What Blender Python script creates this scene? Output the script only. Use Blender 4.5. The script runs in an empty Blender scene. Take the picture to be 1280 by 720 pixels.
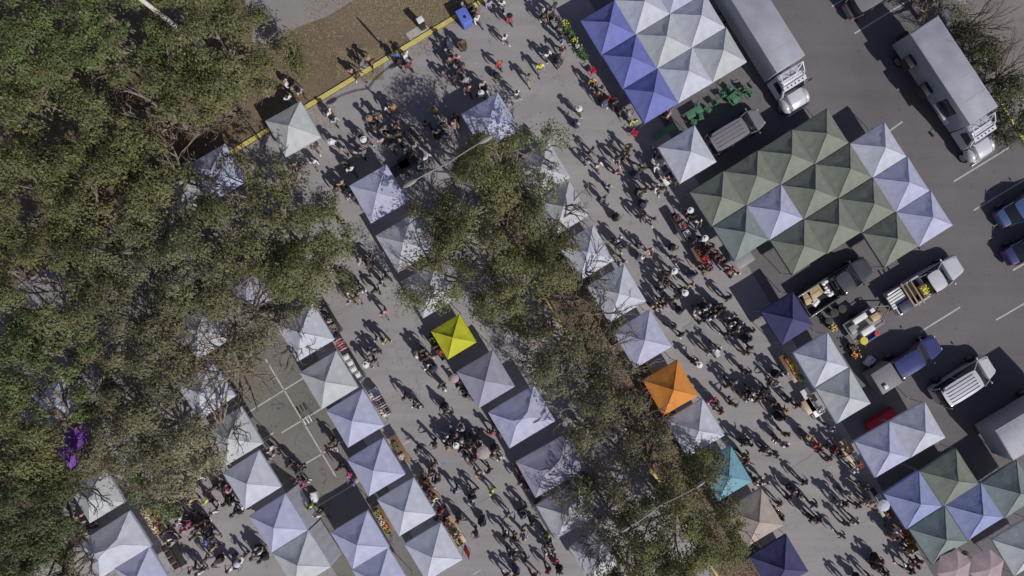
import bpy, bmesh, math, random
import numpy as np
from mathutils import Vector, Matrix, noise as mnoise
R = math.radians
PI = math.pi
random.seed(7); RNG = np.random.default_rng(7)

# ------------------------------------------------------------------ camera, sky, sun, exposure
SC = bpy.context.scene
COL = SC.collection
H = 52.0                      # drone height in metres
S = 640 / (0.75 * H)          # photo pixels per metre on the ground

cd = bpy.data.cameras.new('drone_camera'); cam = bpy.data.objects.new('drone_camera', cd); COL.objects.link(cam)
cam.location = (0, 0, H); cam.rotation_euler = (0, 0, 0)
cd.sensor_width = 36; cd.lens = 24; cd.clip_start = 0.5; cd.clip_end = 2000
SC.camera = cam

SUN_EL = 41.0
SHX, SHY = -0.69, 0.724       # the way shadows fall on the ground (world x, y)
w = bpy.data.worlds.new('World'); SC.world = w; w.use_nodes = True
nt = w.node_tree; nt.nodes.clear()
out = nt.nodes.new('ShaderNodeOutputWorld'); bg = nt.nodes.new('ShaderNodeBackground'); sky = nt.nodes.new('ShaderNodeTexSky')
sky.sky_type = 'NISHITA'; sky.sun_disc = False; sky.sun_elevation = R(SUN_EL)
sky.sun_rotation = math.atan2(-SHX, -SHY); sky.air_density = 1.0; sky.dust_density = 0.6
bg.inputs['Strength'].default_value = 0.08
tint = nt.nodes.new('ShaderNodeMix'); tint.data_type = 'RGBA'; tint.blend_type = 'MULTIPLY'; tint.inputs[0].default_value = 1; tint.inputs[7].default_value = (1.20, .94, .96, 1)   # white balance of the sky light
nt.links.new(sky.outputs[0], tint.inputs[6]); nt.links.new(tint.outputs[2], bg.inputs[0]); nt.links.new(bg.outputs[0], out.inputs[0])
sd = bpy.data.lights.new('sun', 'SUN'); sun = bpy.data.objects.new('sun', sd); COL.objects.link(sun)
sd.energy = 4.4; sd.angle = R(0.55); sd.color = (1.0, 0.955, 0.90)
_d = Vector((SHX * math.cos(R(SUN_EL)), SHY * math.cos(R(SUN_EL)), -math.sin(R(SUN_EL))))
sun.rotation_euler = _d.to_track_quat('-Z', 'Y').to_euler(); sun.location = (30, -30, 60)
vs = SC.view_settings
vs.view_transform = 'Standard'; vs.look = 'None'; vs.gamma = 1; vs.use_curve_mapping = False
vs.exposure = -0.12
SC.cycles.max_bounces = 6; SC.cycles.diffuse_bounces = 3; SC.cycles.transparent_max_bounces = 4

# ------------------------------------------------------------------ helpers
def P(u, v, z=0.0):
    """photo pixel (of 1280x720) of a point at height z -> world point"""
    k = (1 - z / H) / S
    return Vector(((u - 640) * k, (360 - v) * k, z))

def srgb(h):
    if isinstance(h, str):
        c = [int(h[i:i + 2], 16) / 255 for i in (0, 2, 4)]
    else:
        c = [x / 255 for x in h]
    return tuple((x / 12.92 if x <= .04045 else ((x + .055) / 1.055) ** 2.4) for x in c) + (1,)

_mats = {}
def mat(name, col, rough=0.7, metal=0.0, var=0.0, scale=6.0, bump=0.0, bscale=30.0, trans=0.0, coat=0.0, spec=None, island=0.0, objvar=0.0):
    """procedural principled material: noise-driven colour variation, bump, optional translucency"""
    if name in _mats: return _mats[name]
    m = bpy.data.materials.new(name); m.use_nodes = True; t = m.node_tree; N = t.nodes; L = t.links
    b = N['Principled BSDF']; o = N['Material Output']
    b.inputs['Roughness'].default_value = rough; b.inputs['Metallic'].default_value = metal
    if spec is not None: b.inputs['Specular IOR Level'].default_value = spec
    if coat: b.inputs['Coat Weight'].default_value = coat
    c4 = tuple(col[:3]) + (1,)
    tc = N.new('ShaderNodeTexCoord')
    src = None
    if var > 0:
        n = N.new('ShaderNodeTexNoise'); n.inputs['Scale'].default_value = scale; n.inputs['Detail'].default_value = 5
        L.new(tc.outputs['Object'], n.inputs['Vector'])
        r = N.new('ShaderNodeMapRange'); r.inputs['From Min'].default_value = .3; r.inputs['From Max'].default_value = .7
        r.inputs['To Min'].default_value = 1 - var; r.inputs['To Max'].default_value = 1 + var
        L.new(n.outputs['Fac'], r.inputs['Value'])
        src = r.outputs[0]
    if island > 0:
        g = N.new('ShaderNodeNewGeometry'); r2 = N.new('ShaderNodeMapRange')
        r2.inputs['To Min'].default_value = 1 - island * .55; r2.inputs['To Max'].default_value = 1 + island
        L.new(g.outputs['Random Per Island'], r2.inputs['Value'])
        if src is None: src = r2.outputs[0]
        else:
            mm = N.new('ShaderNodeMath'); mm.operation = 'MULTIPLY'; L.new(src, mm.inputs[0]); L.new(r2.outputs[0], mm.inputs[1]); src = mm.outputs[0]
    if src is not None:
        vm = N.new('ShaderNodeVectorMath'); vm.operation = 'SCALE'; vm.inputs[0].default_value = c4[:3]
        L.new(src, vm.inputs['Scale']); colout = vm.outputs[0]; L.new(colout, b.inputs['Base Color'])
    else:
        b.inputs['Base Color'].default_value = c4; colout = None
    if bump > 0:
        n2 = N.new('ShaderNodeTexNoise'); n2.inputs['Scale'].default_value = bscale; n2.inputs['Detail'].default_value = 4
        L.new(tc.outputs['Object'], n2.inputs['Vector'])
        bp = N.new('ShaderNodeBump'); bp.inputs['Strength'].default_value = bump; bp.inputs['Distance'].default_value = .05
        L.new(n2.outputs['Fac'], bp.inputs['Height']); L.new(bp.outputs[0], b.inputs['Normal'])
    if trans > 0:
        tr = N.new('ShaderNodeBsdfTranslucent'); mx = N.new('ShaderNodeMixShader'); mx.inputs[0].default_value = trans
        if colout: L.new(colout, tr.inputs[0])
        else: tr.inputs[0].default_value = c4
        L.new(b.outputs[0], mx.inputs[1]); L.new(tr.outputs[0], mx.inputs[2]); L.new(mx.outputs[0], o.inputs[0])
    _mats[name] = m
    return m

def tag(o, label=None, cat=None, group=None, kind=None):
    if label: o['label'] = label
    if cat: o['category'] = cat
    if group: o['group'] = group
    if kind: o['kind'] = kind
    return o

def empty(name, loc=(0, 0, 0), rz=0.0, label=None, cat=None, group=None):
    o = bpy.data.objects.new(name, None); COL.objects.link(o); o.empty_display_size = .2
    o.location = loc; o.rotation_euler = (0, 0, rz)
    return tag(o, label, cat, group)

class MB:
    """collects shapes and links them as ONE mesh object"""
    def __init__(s): s.v = []; s.f = []
    def add(s, vs_, fs):
        k = len(s.v); s.v += [tuple(p) for p in vs_]; s.f += [tuple(i + k for i in f) for f in fs]; return s
    def box(s, c, d, rz=0.0, M=None, taper=1.0):
        x, y, z = d[0] / 2, d[1] / 2, d[2] / 2
        pts = [Vector((sx * x * (taper if sz > 0 else 1), sy * y * (taper if sz > 0 else 1), sz * z)) for sz in (-1, 1) for sx, sy in ((-1, -1), (1, -1), (1, 1), (-1, 1))]
        m = Matrix.Rotation(rz, 3, 'Z') if M is None else M
        pts = [m @ p + Vector(c) for p in pts]
        return s.add(pts, [(3, 2, 1, 0), (4, 5, 6, 7), (0, 1, 5, 4), (1, 2, 6, 5), (2, 3, 7, 6), (3, 0, 4, 7)])
    def bbox(s, c, d, b=.03, rz=0.0, seg=2):
        """bevelled box"""
        bm = bmesh.new(); bmesh.ops.create_cube(bm, size=1)
        bmesh.ops.scale(bm, vec=d, verts=bm.verts)
        bmesh.ops.bevel(bm, geom=bm.edges[:], offset=b, segments=seg, affect='EDGES', profile=.5)
        m = Matrix.Rotation(rz, 3, 'Z')
        bm.verts.index_update()
        s.add([m @ v.co + Vector(c) for v in bm.verts], [[v.index for v in f.verts] for f in bm.faces]); bm.free(); return s
    def tube(s, pts, rad, n=6, cap=True):
        pts = [Vector(p) for p in pts]; rs = rad if isinstance(rad, (list, tuple)) else [rad] * len(pts)
        V_ = []; F_ = []
        for i, p in enumerate(pts):
            d = (pts[min(i + 1, len(pts) - 1)] - pts[max(i - 1, 0)]).normalized()
            a = d.cross(Vector((0, 0, 1)) if abs(d.z) < .9 else Vector((1, 0, 0))).normalized(); b = d.cross(a)
            for k in range(n):
                t = 2 * PI * k / n; V_.append(p + (a * math.cos(t) + b * math.sin(t)) * rs[i])
        for i in range(len(pts) - 1):
            for k in range(n):
                k2 = (k + 1) % n; F_.append((i * n + k, i * n + k2, (i + 1) * n + k2, (i + 1) * n + k))
        if cap:
            F_.append(tuple(range(n))[::-1]); F_.append(tuple((len(pts) - 1) * n + k for k in range(n)))
        return s.add(V_, F_)
    def lathe(s, c, prof, n=14, M=None):
        V_ = []; F_ = []
        for r, z in prof:
            for k in range(n):
                t = 2 * PI * k / n; p = Vector((r * math.cos(t), r * math.sin(t), z)); p = (M @ p if M is not None else p); V_.append(p + Vector(c))
        for i in range(len(prof) - 1):
            for k in range(n):
                k2 = (k + 1) % n; F_.append((i * n + k, i * n + k2, (i + 1) * n + k2, (i + 1) * n + k))
        F_.append(tuple(range(n))[::-1]); F_.append(tuple((len(prof) - 1) * n + k for k in range(n)))
        return s.add(V_, F_)
    def ball(s, c, r, n=8, m=6, sq=(1, 1, 1)):
        V_ = [Vector((0, 0, -r * sq[2])) + Vector(c)]; F_ = []
        for i in range(1, m):
            a = PI * i / m - PI / 2
            for k in range(n):
                t = 2 * PI * k / n; V_.append(Vector((r * sq[0] * math.cos(a) * math.cos(t), r * sq[1] * math.cos(a) * math.sin(t), r * sq[2] * math.sin(a))) + Vector(c))
        V_.append(Vector((0, 0, r * sq[2])) + Vector(c)); top = len(V_) - 1
        for k in range(n):
            k2 = (k + 1) % n; F_.append((0, 1 + k2, 1 + k)); F_.append((top, 1 + (m - 2) * n + k, 1 + (m - 2) * n + k2))
            for i in range(m - 2): F_.append((1 + i * n + k, 1 + i * n + k2, 1 + (i + 1) * n + k2, 1 + (i + 1) * n + k))
        return s.add(V_, F_)
    def prism(s, poly, z0, z1):
        n = len(poly)
        return s.add([(x, y, z0) for x, y in poly] + [(x, y, z1) for x, y in poly],
                     [tuple(range(n))[::-1], tuple(range(n, 2 * n))] + [(i, (i + 1) % n, n + (i + 1) % n, n + i) for i in range(n)])
    def side(s, prof, w0, w1=None, bev=.05, seg=2):
        """side profile (x,z) extruded across width in y, bevelled; w1 = width at the top"""
        w1 = w1 or w0; zs = [z for _, z in prof]; za, zb = min(zs), max(zs)
        bm = bmesh.new(); a = []; b = []
        for x, z in prof:
            k = (z - za) / (zb - za + 1e-6); hw = (w0 * (1 - k) + w1 * k) / 2
            a.append(bm.verts.new((x, -hw, z))); b.append(bm.verts.new((x, hw, z)))
        bm.faces.new(a); bm.faces.new(b[::-1]); n = len(a)
        for i in range(n): bm.faces.new((a[i], b[i], b[(i + 1) % n], a[(i + 1) % n])[::-1])
        bmesh.ops.recalc_face_normals(bm, faces=bm.faces)
        if bev: bmesh.ops.bevel(bm, geom=bm.edges[:], offset=bev, segments=seg, affect='EDGES', profile=.5, clamp_overlap=True)
        bm.verts.index_update()
        s.add([v.co.copy() for v in bm.verts], [[v.index for v in f.verts] for f in bm.faces]); bm.free(); return s
    def mesh(s, name, smooth=None):
        me = bpy.data.meshes.new(name); me.from_pydata(s.v, [], s.f); me.update()
        if smooth is not None:
            me.polygons.foreach_set('use_smooth', [True] * len(me.polygons)); me.set_sharp_from_angle(angle=R(smooth))
        return me
    def build(s, name, m, parent=None, smooth=35, loc=None, rz=0):
        me = s.mesh(name, smooth); me.materials.append(m)
        o = bpy.data.objects.new(name, me); COL.objects.link(o)
        if parent is not None: o.parent = parent
        if loc is not None: o.location = loc; o.rotation_euler = (0, 0, rz)
        return o

def fast_mesh(name, verts, nper):
    """verts: (F, nper, 3) array of separate polygons"""
    F = verts.shape[0]; me = bpy.data.meshes.new(name)
    me.vertices.add(F * nper); me.vertices.foreach_set('co', verts.reshape(-1).astype(np.float32))
    me.loops.add(F * nper); me.loops.foreach_set('vertex_index', np.arange(F * nper, dtype=np.int32))
    me.polygons.add(F); me.polygons.foreach_set('loop_start', np.arange(0, F * nper, nper, dtype=np.int32))
    me.update(calc_edges=True); me.validate()
    return me

def setmat(o, m):
    o.material_slots[0].link = 'OBJECT'; o.material_slots[0].material = m

# ------------------------------------------------------------------ ground materials
def ground_mat(name, c1, c2, scale=.25, fine=9.0, spot=0.0, spotcol=(.03, .028, .03), bump=.25, streak=0.0, cracks=0.0, rough=.92):
    m = bpy.data.materials.new(name); m.use_nodes = True; t = m.node_tree; N = t.nodes; L = t.links
    b = N['Principled BSDF']; b.inputs['Roughness'].default_value = rough; b.inputs['Specular IOR Level'].default_value = .25
    g = N.new('ShaderNodeNewGeometry')
    def nz(sc, det=6, rough_=.6, vec=None):
        n = N.new('ShaderNodeTexNoise'); n.inputs['Scale'].default_value = sc; n.inputs['Detail'].default_value = det; n.inputs['Roughness'].default_value = rough_
        L.new(vec or g.outputs['Position'], n.inputs['Vector']); return n.outputs['Fac']
    def rng(x, a, b_, c=0, d=1):
        r = N.new('ShaderNodeMapRange'); r.inputs['From Min'].default_value = a; r.inputs['From Max'].default_value = b_
        r.inputs['To Min'].default_value = c; r.inputs['To Max'].default_value = d; L.new(x, r.inputs['Value']); return r.outputs[0]
    def mix(f, a, b_, mode='MIX'):
        x = N.new('ShaderNodeMix'); x.data_type = 'RGBA'; x.blend_type = mode
        if isinstance(f, (int, float)): x.inputs[0].default_value = f
        else: L.new(f, x.inputs[0])
        for i, y in ((6, a), (7, b_)):
            if isinstance(y, tuple): x.inputs[i].default_value = tuple(y[:3]) + (1,)
            else: L.new(y, x.inputs[i])
        return x.outputs[2]
    col = mix(rng(nz(scale), .35, .65), c1, c2)
    f = rng(nz(fine, 8, .75), .25, .75, .80, 1.2)
    sc = N.new('ShaderNodeVectorMath'); sc.operation = 'SCALE'; L.new(col, sc.inputs[0]); L.new(f, sc.inputs['Scale']); col = sc.outputs[0]
    if spot > 0:
        col = mix(rng(nz(1.3, 4), .62, .72, 0, spot), col, spotcol)
        vo = N.new('ShaderNodeTexVoronoi'); vo.inputs['Scale'].default_value = .9; L.new(g.outputs['Position'], vo.inputs['Vector'])
        col = mix(rng(vo.outputs['Distance'], .05, .11, spot * .8, 0), col, spotcol)
    if streak > 0:   # long wear bands along the lanes
        mp = N.new('ShaderNodeMapping'); mp.inputs['Rotation'].default_value = (0, 0, R(58)); mp.inputs['Scale'].default_value = (.06, .9, 1)
        L.new(g.outputs['Position'], mp.inputs['Vector'])
        f2 = rng(nz(1.0, 5, .6, mp.outputs[0]), .3, .7, 1 - streak, 1 + streak)
        sc2 = N.new('ShaderNodeVectorMath'); sc2.operation = 'SCALE'; L.new(col, sc2.inputs[0]); L.new(f2, sc2.inputs['Scale']); col = sc2.outputs[0]
    if cracks > 0:
        mpn = N.new('ShaderNodeVectorMath'); mpn.operation = 'ADD'; n3 = N.new('ShaderNodeTexNoise'); n3.inputs['Scale'].default_value = 1.2
        L.new(g.outputs['Position'], n3.inputs['Vector']); L.new(g.outputs['Position'], mpn.inputs[0]); L.new(n3.outputs['Color'], mpn.inputs[1])
        vo = N.new('ShaderNodeTexVoronoi'); vo.feature = 'DISTANCE_TO_EDGE'; vo.inputs['Scale'].default_value = .22; L.new(mpn.outputs[0], vo.inputs['Vector'])
        col = mix(rng(vo.outputs['Distance'], .001, .006, cracks, 0), col, (.03, .03, .03))
    L.new(col, b.inputs['Base Color'])
    bp = N.new('ShaderNodeBump'); bp.inputs['Strength'].default_value = bump; bp.inputs['Distance'].default_value = .03
    L.new(nz(45, 3), bp.inputs['Height']); L.new(bp.outputs[0], b.inputs['Normal'])
    return m

M_earth = ground_mat('earth', (.085, .070, .050), (.13, .11, .085), .35, 7, .5, (.035, .028, .02), .8)
M_road = ground_mat('market_asphalt', (.240, .229, .232), (.280, .267, .269), .12, 11, .38, (.13, .122, .122), .25, .11, .25)
M_lot = ground_mat('lot_asphalt', (.112, .104, .110), (.146, .137, .143), .10, 10, .35, (.06, .055, .058), .3, .08, .12)
M_court = ground_mat('court_asphalt', (.135, .130, .118), (.170, .162, .148), .2, 9, .4, (.085, .08, .07), .3, .05, .5)
M_grass = ground_mat('dry_grass', (.120, .090, .058), (.185, .142, .102), .16, 5, .6, (.235, .205, .185), .9)
M_path = ground_mat('concrete_path', (.215, .205, .198), (.25, .24, .235), .2, 8, .2, (.15, .14, .13), .2)
M_mulch = ground_mat('median_mulch', (.085, .062, .048), (.14, .108, .085), .8, 12, .7, (.035, .026, .02), 1.0)
M_kerb = ground_mat('yellow_kerb_paint', (.42, .36, .10), (.52, .46, .16), 1.5, 14, .35, (.3, .27, .2), .2)
M_line = ground_mat('white_line_paint', (.36, .35, .34), (.46, .45, .44), 2.5, 20, .6, (.2, .19, .19), .2)
M_conc = ground_mat('concrete_pad', (.33, .31, .28), (.40, .38, .34), 1.0, 12, .2, (.2, .19, .17), .2)

def sheet(name, pix, z, m, thick=None):
    pts = [P(u, v, 0) for u, v in pix]
    b = MB()
    if thick: b.prism([(p.x, p.y) for p in pts], z - thick, z)
    else: b.add([(p.x, p.y, z) for p in pts], [tuple(range(len(pts)))])
    o = b.build(name, m, smooth=None)
    if o.data.polygons[0].normal.z < 0 and not thick: o.data.flip_normals()
    return tag(o, kind='structure')

ANG = 31.0
def uvdir(a=ANG):
    c, s_ = math.cos(R(a)), math.sin(R(a))
    return Vector((c, s_, 0)), Vector((s_, -c, 0))     # u: up-right along the frontage, v: down-right along the road
U, V = uvdir()

# one sheet to the horizon, then paving sheets 4 mm apart
b = MB(); b.add([(-900, -900, 0), (900, -900, 0), (900, 900, 0), (-900, 900, 0)], [(0, 1, 2, 3)]); tag(b.build('ground', M_earth, smooth=None), kind='structure')
# kerb line runs from (300,186) to (602,4) in the photo
k0, k1 = (-120, 442), (900, -176)
sheet('market_road', [(-120, 444), (900, -176), (1500, 100), (1500, 1100), (400, 1100), (-60, 1000), (60, 640), (150, 600), (-40, 480)], .004, M_road)
sheet('parking_lot', [(700, -60), (880, -165), (1120, -130), (1330, 230), (1520, 500), (1520, 1000), (1245, 850)], .008, M_lot)
sheet('paved_court', [(240, 425), (345, 365), (372, 400), (460, 560), (560, 760), (470, 800), (385, 660)], .008, M_court)
sheet('dry_grass_verge', [(-120, 440), (-120, -100), (500, -220), (895, -174)], .006, M_grass)
sheet('concrete_path', [(300, -40), (318, 62), (342, 52), (372, 34), (410, 20), (450, -4), (505, -60)], .012, M_path)
sheet('concrete_path', [(1190, -80), (1220, 60), (1262, 140), (1400, 160), (1400, -80)], .012, ground_mat('far_path', (.17, .15, .15), (.20, .18, .175), .3, 8, .3, (.12, .1, .09), .3))
sheet('concrete_pad', [(507, 42), (530, 28), (541, 41), (517, 57)], .03, M_conc, .03)

def strip(name, a, b_, width, z, m, h=None, z0=None):
    a = P(*a); b_ = P(*b_); d = (b_ - a).normalized(); n = Vector((-d.y, d.x, 0)) * width / 2
    poly = [(a - n), (b_ - n), (b_ + n), (a + n)]
    k = MB()
    if h: k.prism([(p.x, p.y) for p in poly], 0.0, h)
    else: k.add([(p.x, p.y, z) for p in poly], [(0, 1, 2, 3)])
    o = k.build(name, m, smooth=None)
    return tag(o, kind='structure')
strip('yellow_kerb', (215, 236.5), (320, 172), .30, 0, M_kerb, .13)
strip('yellow_kerb', (321, 171.4), (860, -154), .30, 0, M_kerb, .13)

# the planted median between two yellow kerbs
def off(p, du, dv):  # move a pixel by metres along u and v
    q = P(*p) + U * du + V * dv
    return (640 + q.x * S, 360 - q.y * S)
mA, mB = (596, 236), (950, 806)
mC, mD = (650, 200), (1004, 770)
sheet('planted_median', [mA, mB, mD, mC], .09, M_mulch, .08)
strip('yellow_kerb', mA, mB, .17, 0, M_kerb, .13)
strip('yellow_kerb', mC, mD, .17, 0, M_kerb, .13)
strip('yellow_kerb', (1245, 120), (1330, 262), .17, 0, M_kerb, .13)

# painted stall lines
b = MB()
def pl(a, c, wd=.11, z=.013):
    a = P(*a); c = P(*c); d = (c - a).normalized(); n = Vector((-d.y, d.x, 0)) * wd / 2
    b.add([(p.x, p.y, z) for p in (a - n, c - n, c + n, a + n)], [(0, 1, 2, 3)])
for a, c in [((1192, 227), (1262, 184)), ((1217, 263), (1300, 213)), ((1150, 415), (1200, 384)), ((1040, 8), (1060, -4)), ((1068, 42), (1140, -2)),
             ((1266, 338), (1330, 300)), ((1106, 168), (1128, 152)), ((1245, 400), (1300, 368))]: pl(a, c)
for a, c in [((332, 449), (420, 596)), ((305, 519), (380, 472)), ((352, 541), (415, 503)), ((376, 583), (430, 551)), ((312, 560), (342, 541)), ((395, 634), (440, 607))]: pl(a, c, .1)
for a, c in [((634, 133), (650, 123)), ((591, 718), (601, 712)), ((500, 557), (512, 551))]: pl(a, c, .1)
tag(b.build('painted_lines', M_line, smooth=None), kind='structure')

M_patch = ground_mat('asphalt_patch', (.225, .217, .220), (.262, .252, .254), .3, 14, .3, (.15, .14, .14), .3)
M_patch2 = ground_mat('lot_patch', (.080, .076, .080), (.10, .096, .10), .5, 14, .4, (.05, .045, .048), .3)
for (u, v, a_, b_, an, lot) in [(655, 140, 3.2, 1.3, 31, 0), (455, 415, 1.2, 4.5, 31, 0), (880, 430, 1.6, 3.8, 31, 0), (1010, 585, 3.4, 1.4, 31, 0), (690, 40, 1.4, 3.0, 31, 0), (600, 640, 2.4, 1.2, 31, 0)]:
    uu, vv = uvdir(an); c = P(u, v); q = [c + uu * a_ / 2 * i + vv * b_ / 2 * j for i, j in ((-1, -1), (-1, 1), (1, 1), (1, -1))]
    k_ = MB(); k_.add([(p.x, p.y, .0165) for p in q], [(0, 1, 2, 3)]); o_ = k_.build('asphalt_patch', M_patch2 if lot else M_patch, smooth=None); tag(o_, kind='structure')
    if o_.data.polygons[0].normal.z < 0: o_.data.flip_normals()

# ------------------------------------------------------------------ cloth and other materials
def cloth(name, col, tr=.42): return mat('cloth_' + name, col, .75, var=.09, scale=1.6, bump=.35, bscale=4, trans=tr, spec=.3)
CL = {
 'white': cloth('white', (.66, .70, .80)), 'lav': cloth('lavender_white', (.57, .60, .79)), 'grn': cloth('pale_green_white', (.60, .645, .67)),
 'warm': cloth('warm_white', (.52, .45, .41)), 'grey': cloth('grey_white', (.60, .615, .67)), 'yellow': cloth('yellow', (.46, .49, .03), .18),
 'orange': cloth('orange', (.60, .24, .05), .18), 'turq': cloth('turquoise', (.23, .47, .58)), 'navy': cloth('navy', (.048, .050, .13), .05),
 'violet': cloth('violet_blue', (.145, .165, .42), .12), 'green': cloth('sage_green', (.185, .210, .175), .12), 'blue': cloth('slate_blue', (.25, .29, .49), .12),
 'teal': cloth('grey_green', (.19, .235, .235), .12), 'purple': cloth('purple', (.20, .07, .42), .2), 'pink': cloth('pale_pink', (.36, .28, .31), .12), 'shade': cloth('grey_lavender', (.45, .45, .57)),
 'red': cloth('red', (.35, .02, .04), .1), 'dark': cloth('black', (.02, .02, .025), .02),
}
M_leg = mat('powder_coated_steel', (.45, .45, .47), .45, .6)
M_dark = mat('dark_metal', (.03, .03, .032), .5, .4)
M_black = mat('black_rubber', (.012, .012, .013), .85)
M_glass = mat('dark_glass', (.012, .016, .02), .08, 0, spec=.8)
M_wood = mat('pale_wood', (.30, .21, .12), .8, var=.2, scale=4)
M_plastic = {c: mat('plastic_' + c, v, .45, var=.08) for c, v in dict(white=(.62, .62, .62), green=(.055, .16, .085), blue=(.05, .10, .42), red=(.42, .02, .04), yellow=(.55, .45, .05), orange=(.55, .18, .04), black=(.02, .02, .02), grey=(.22, .22, .23), brown=(.16, .09, .05), tan=(.40, .30, .17)).items()}

# ------------------------------------------------------------------ pop-up tents
def canopy_mesh(w_, d_, rise, seed, valance=.22, ridge=0.0, drop=0.05):
    """hip canopy with sagging panels between straight hip ribs, wrinkles and a hanging valance"""
    rn = random.Random(seed); n = 14; vs_ = []; fs = []
    rx = ridge / 2
    sx, sy, ph = rn.random() * 9, rn.random() * 9, rn.random() * 6
    dent = rn.uniform(-.05, .06)
    for j in range(n + 1):
        for i in range(n + 1):
            a = 2 * i / n - 1; b_ = 2 * j / n - 1
            X = a * w_ / 2; Y = b_ * d_ / 2
            r = max(abs(a), abs(b_)); m_ = min(abs(a), abs(b_))
            X = math.copysign(abs(a) * w_ / 2 + rx * (1 - r) * (1 if abs(a) > 1e-6 else 0) * (abs(a) / max(r, 1e-6)), a) if rx else X
            z = rise * (1 - r) ** 1.04
            sag = (1 - (m_ / max(r, 1e-6)) ** 2) * r * (1 - r) * 4
            z -= (drop + dent * .4) * sag
            z += .022 * math.sin(9 * a + sx + 3 * b_) * (1 - r) + .012 * math.sin(11 * math.atan2(b_, a) + ph) * r * (1 - r) * 4 + .034 * mnoise.noise(Vector((a * 4 + sx, b_ * 4 + sy, ph))) * min(1, 4 * (1 - r))
            if r > .999: z -= .035 * math.cos(m_ * PI / 2)
            vs_.append((X, Y, z))
    g = lambda i, j: j * (n + 1) + i
    for j in range(n):
        for i in range(n):
            A, B, C_, D = g(i, j), g(i + 1, j), g(i + 1, j + 1), g(i, j + 1)
            if (i + .5 - n / 2) * (j + .5 - n / 2) > 0: fs += [(A, B, C_), (A, C_, D)]
            else: fs += [(A, B, D), (B, C_, D)]
    ring = [g(i, 0) for i in range(n)] + [g(n, j) for j in range(n)] + [g(i, n) for i in range(n, 0, -1)] + [g(0, j) for j in range(n, 0, -1)]
    k = len(vs_)
    for q in ring:
        x, y, z = vs_[q]; o_ = .02 + .03 * rn.random()
        vs_.append((x * (1 + o_ / w_), y * (1 + o_ / d_), z - valance + .012 * rn.random()))
    L_ = len(ring)
    for q in range(L_): fs.append((ring[q], k + q, k + (q + 1) % L_, ring[(q + 1) % L_]))
    m = MB(); m.add(vs_, fs)
    for ci, cj in ((0, 0), (n, 0), (n, n), (0, n)):   # sewn hip seams
        pts = []
        for q in range(n // 2 + 1):
            i = q if ci == 0 else n - q; j = q if cj == 0 else n - q; x, y, z = vs_[g(i, j)]; pts.append((x, y, z + .004))
        m.tube(pts, .013, 4)
    return m

def leg_mb():
    m = MB(); m.box((0, 0, 1.04), (.04, .04, 2.08)); m.box((0, 0, .02), (.09, .09, .03)); m.box((0, 0, 1.1), (.055, .055, .12)); return m
LEGME = leg_mb().mesh('leg'); LEGME.materials.append(M_leg)

TENTS = []
def tent(u, v, col, label, w_=3.12, d_=3.12, a=ANG, ez=2.12, rise=.98, ridge=0, group='pop-up tents of the market', wall=None, name='market_tent', walls=''):
    c = P(u, v, ez); root = empty(name, (c.x, c.y, 0), R(a), label, 'tent', group)
    sd_ = int(u * 7 + v * 13)
    o = canopy_mesh(w_, d_, rise, sd_, ridge=ridge).build('canopy', CL[col], root, 28); o.location = (0, 0, ez)
    for sx in (-1, 1):
        for sy in (-1, 1):
            l = bpy.data.objects.new('leg', LEGME); COL.objects.link(l); l.parent = root
            l.location = (sx * (w_ / 2 - .07), sy * (d_ / 2 - .07), 0)
    f = MB()
    for s_ in (-1, 1):
        hx, hy = w_ / 2 - .07, d_ / 2 - .07
        for k in range(4):   # folding lattice of the frame
            x0, x1 = -hx + k * hx / 2, -hx + (k + 1) * hx / 2; y0, y1 = -hy + k * hy / 2, -hy + (k + 1) * hy / 2
            za, zb = (1.72, 1.98) if k % 2 else (1.98, 1.72)
            f.tube([(x0, s_ * hy, za), (x1, s_ * hy, zb)], .012, 4); f.tube([(s_ * hx, y0, za), (s_ * hx, y1, zb)], .012, 4)
            f.tube([(x0, s_ * (hy - .025), zb), (x1, s_ * (hy - .025), za)], .012, 4); f.tube([(s_ * (hx - .025), y0, zb), (s_ * (hx - .025), y1, za)], .012, 4)
    f.tube([(0, 0, ez - .3), (0, 0, ez + rise - .12)], .018, 6)
    for sx in (-1, 1):
        for sy in (-1, 1): f.tube([(0, 0, ez - .1), (sx * (w_ / 2 - .09), sy * (d_ / 2 - .09), ez - .16)], .012, 4)
    f.build('frame', M_leg, root)
    for wl in walls:   # hanging side curtain sloping outwards
        m = MB(); s_ = 1 if wl in 'RB' else -1; n = 24; vs_ = []
        for i in range(n + 1):
            t = -1 + 2 * i / n; wv = .006 * math.sin(i * 1.1)
            for z, o_ in ((ez - .03, .04), (1.2, .25 + wv), (.35, .45 + wv * 1.5)):
                vs_.append((s_ * (w_ / 2 + o_), t * d_ / 2 * .98, z) if wl in 'LR' else (t * w_ / 2 * .98, -s_ * (d_ / 2 + o_), z))
        m.add(vs_, [(i * 3 + j, i * 3 + 3 + j, i * 3 + 4 + j, i * 3 + 1 + j) for i in range(n) for j in range(2)])
        m.build('side_wall', CL['grey'], root, 60)
    TENTS.append((root, u, v, label, w_, d_))
    return root

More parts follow.
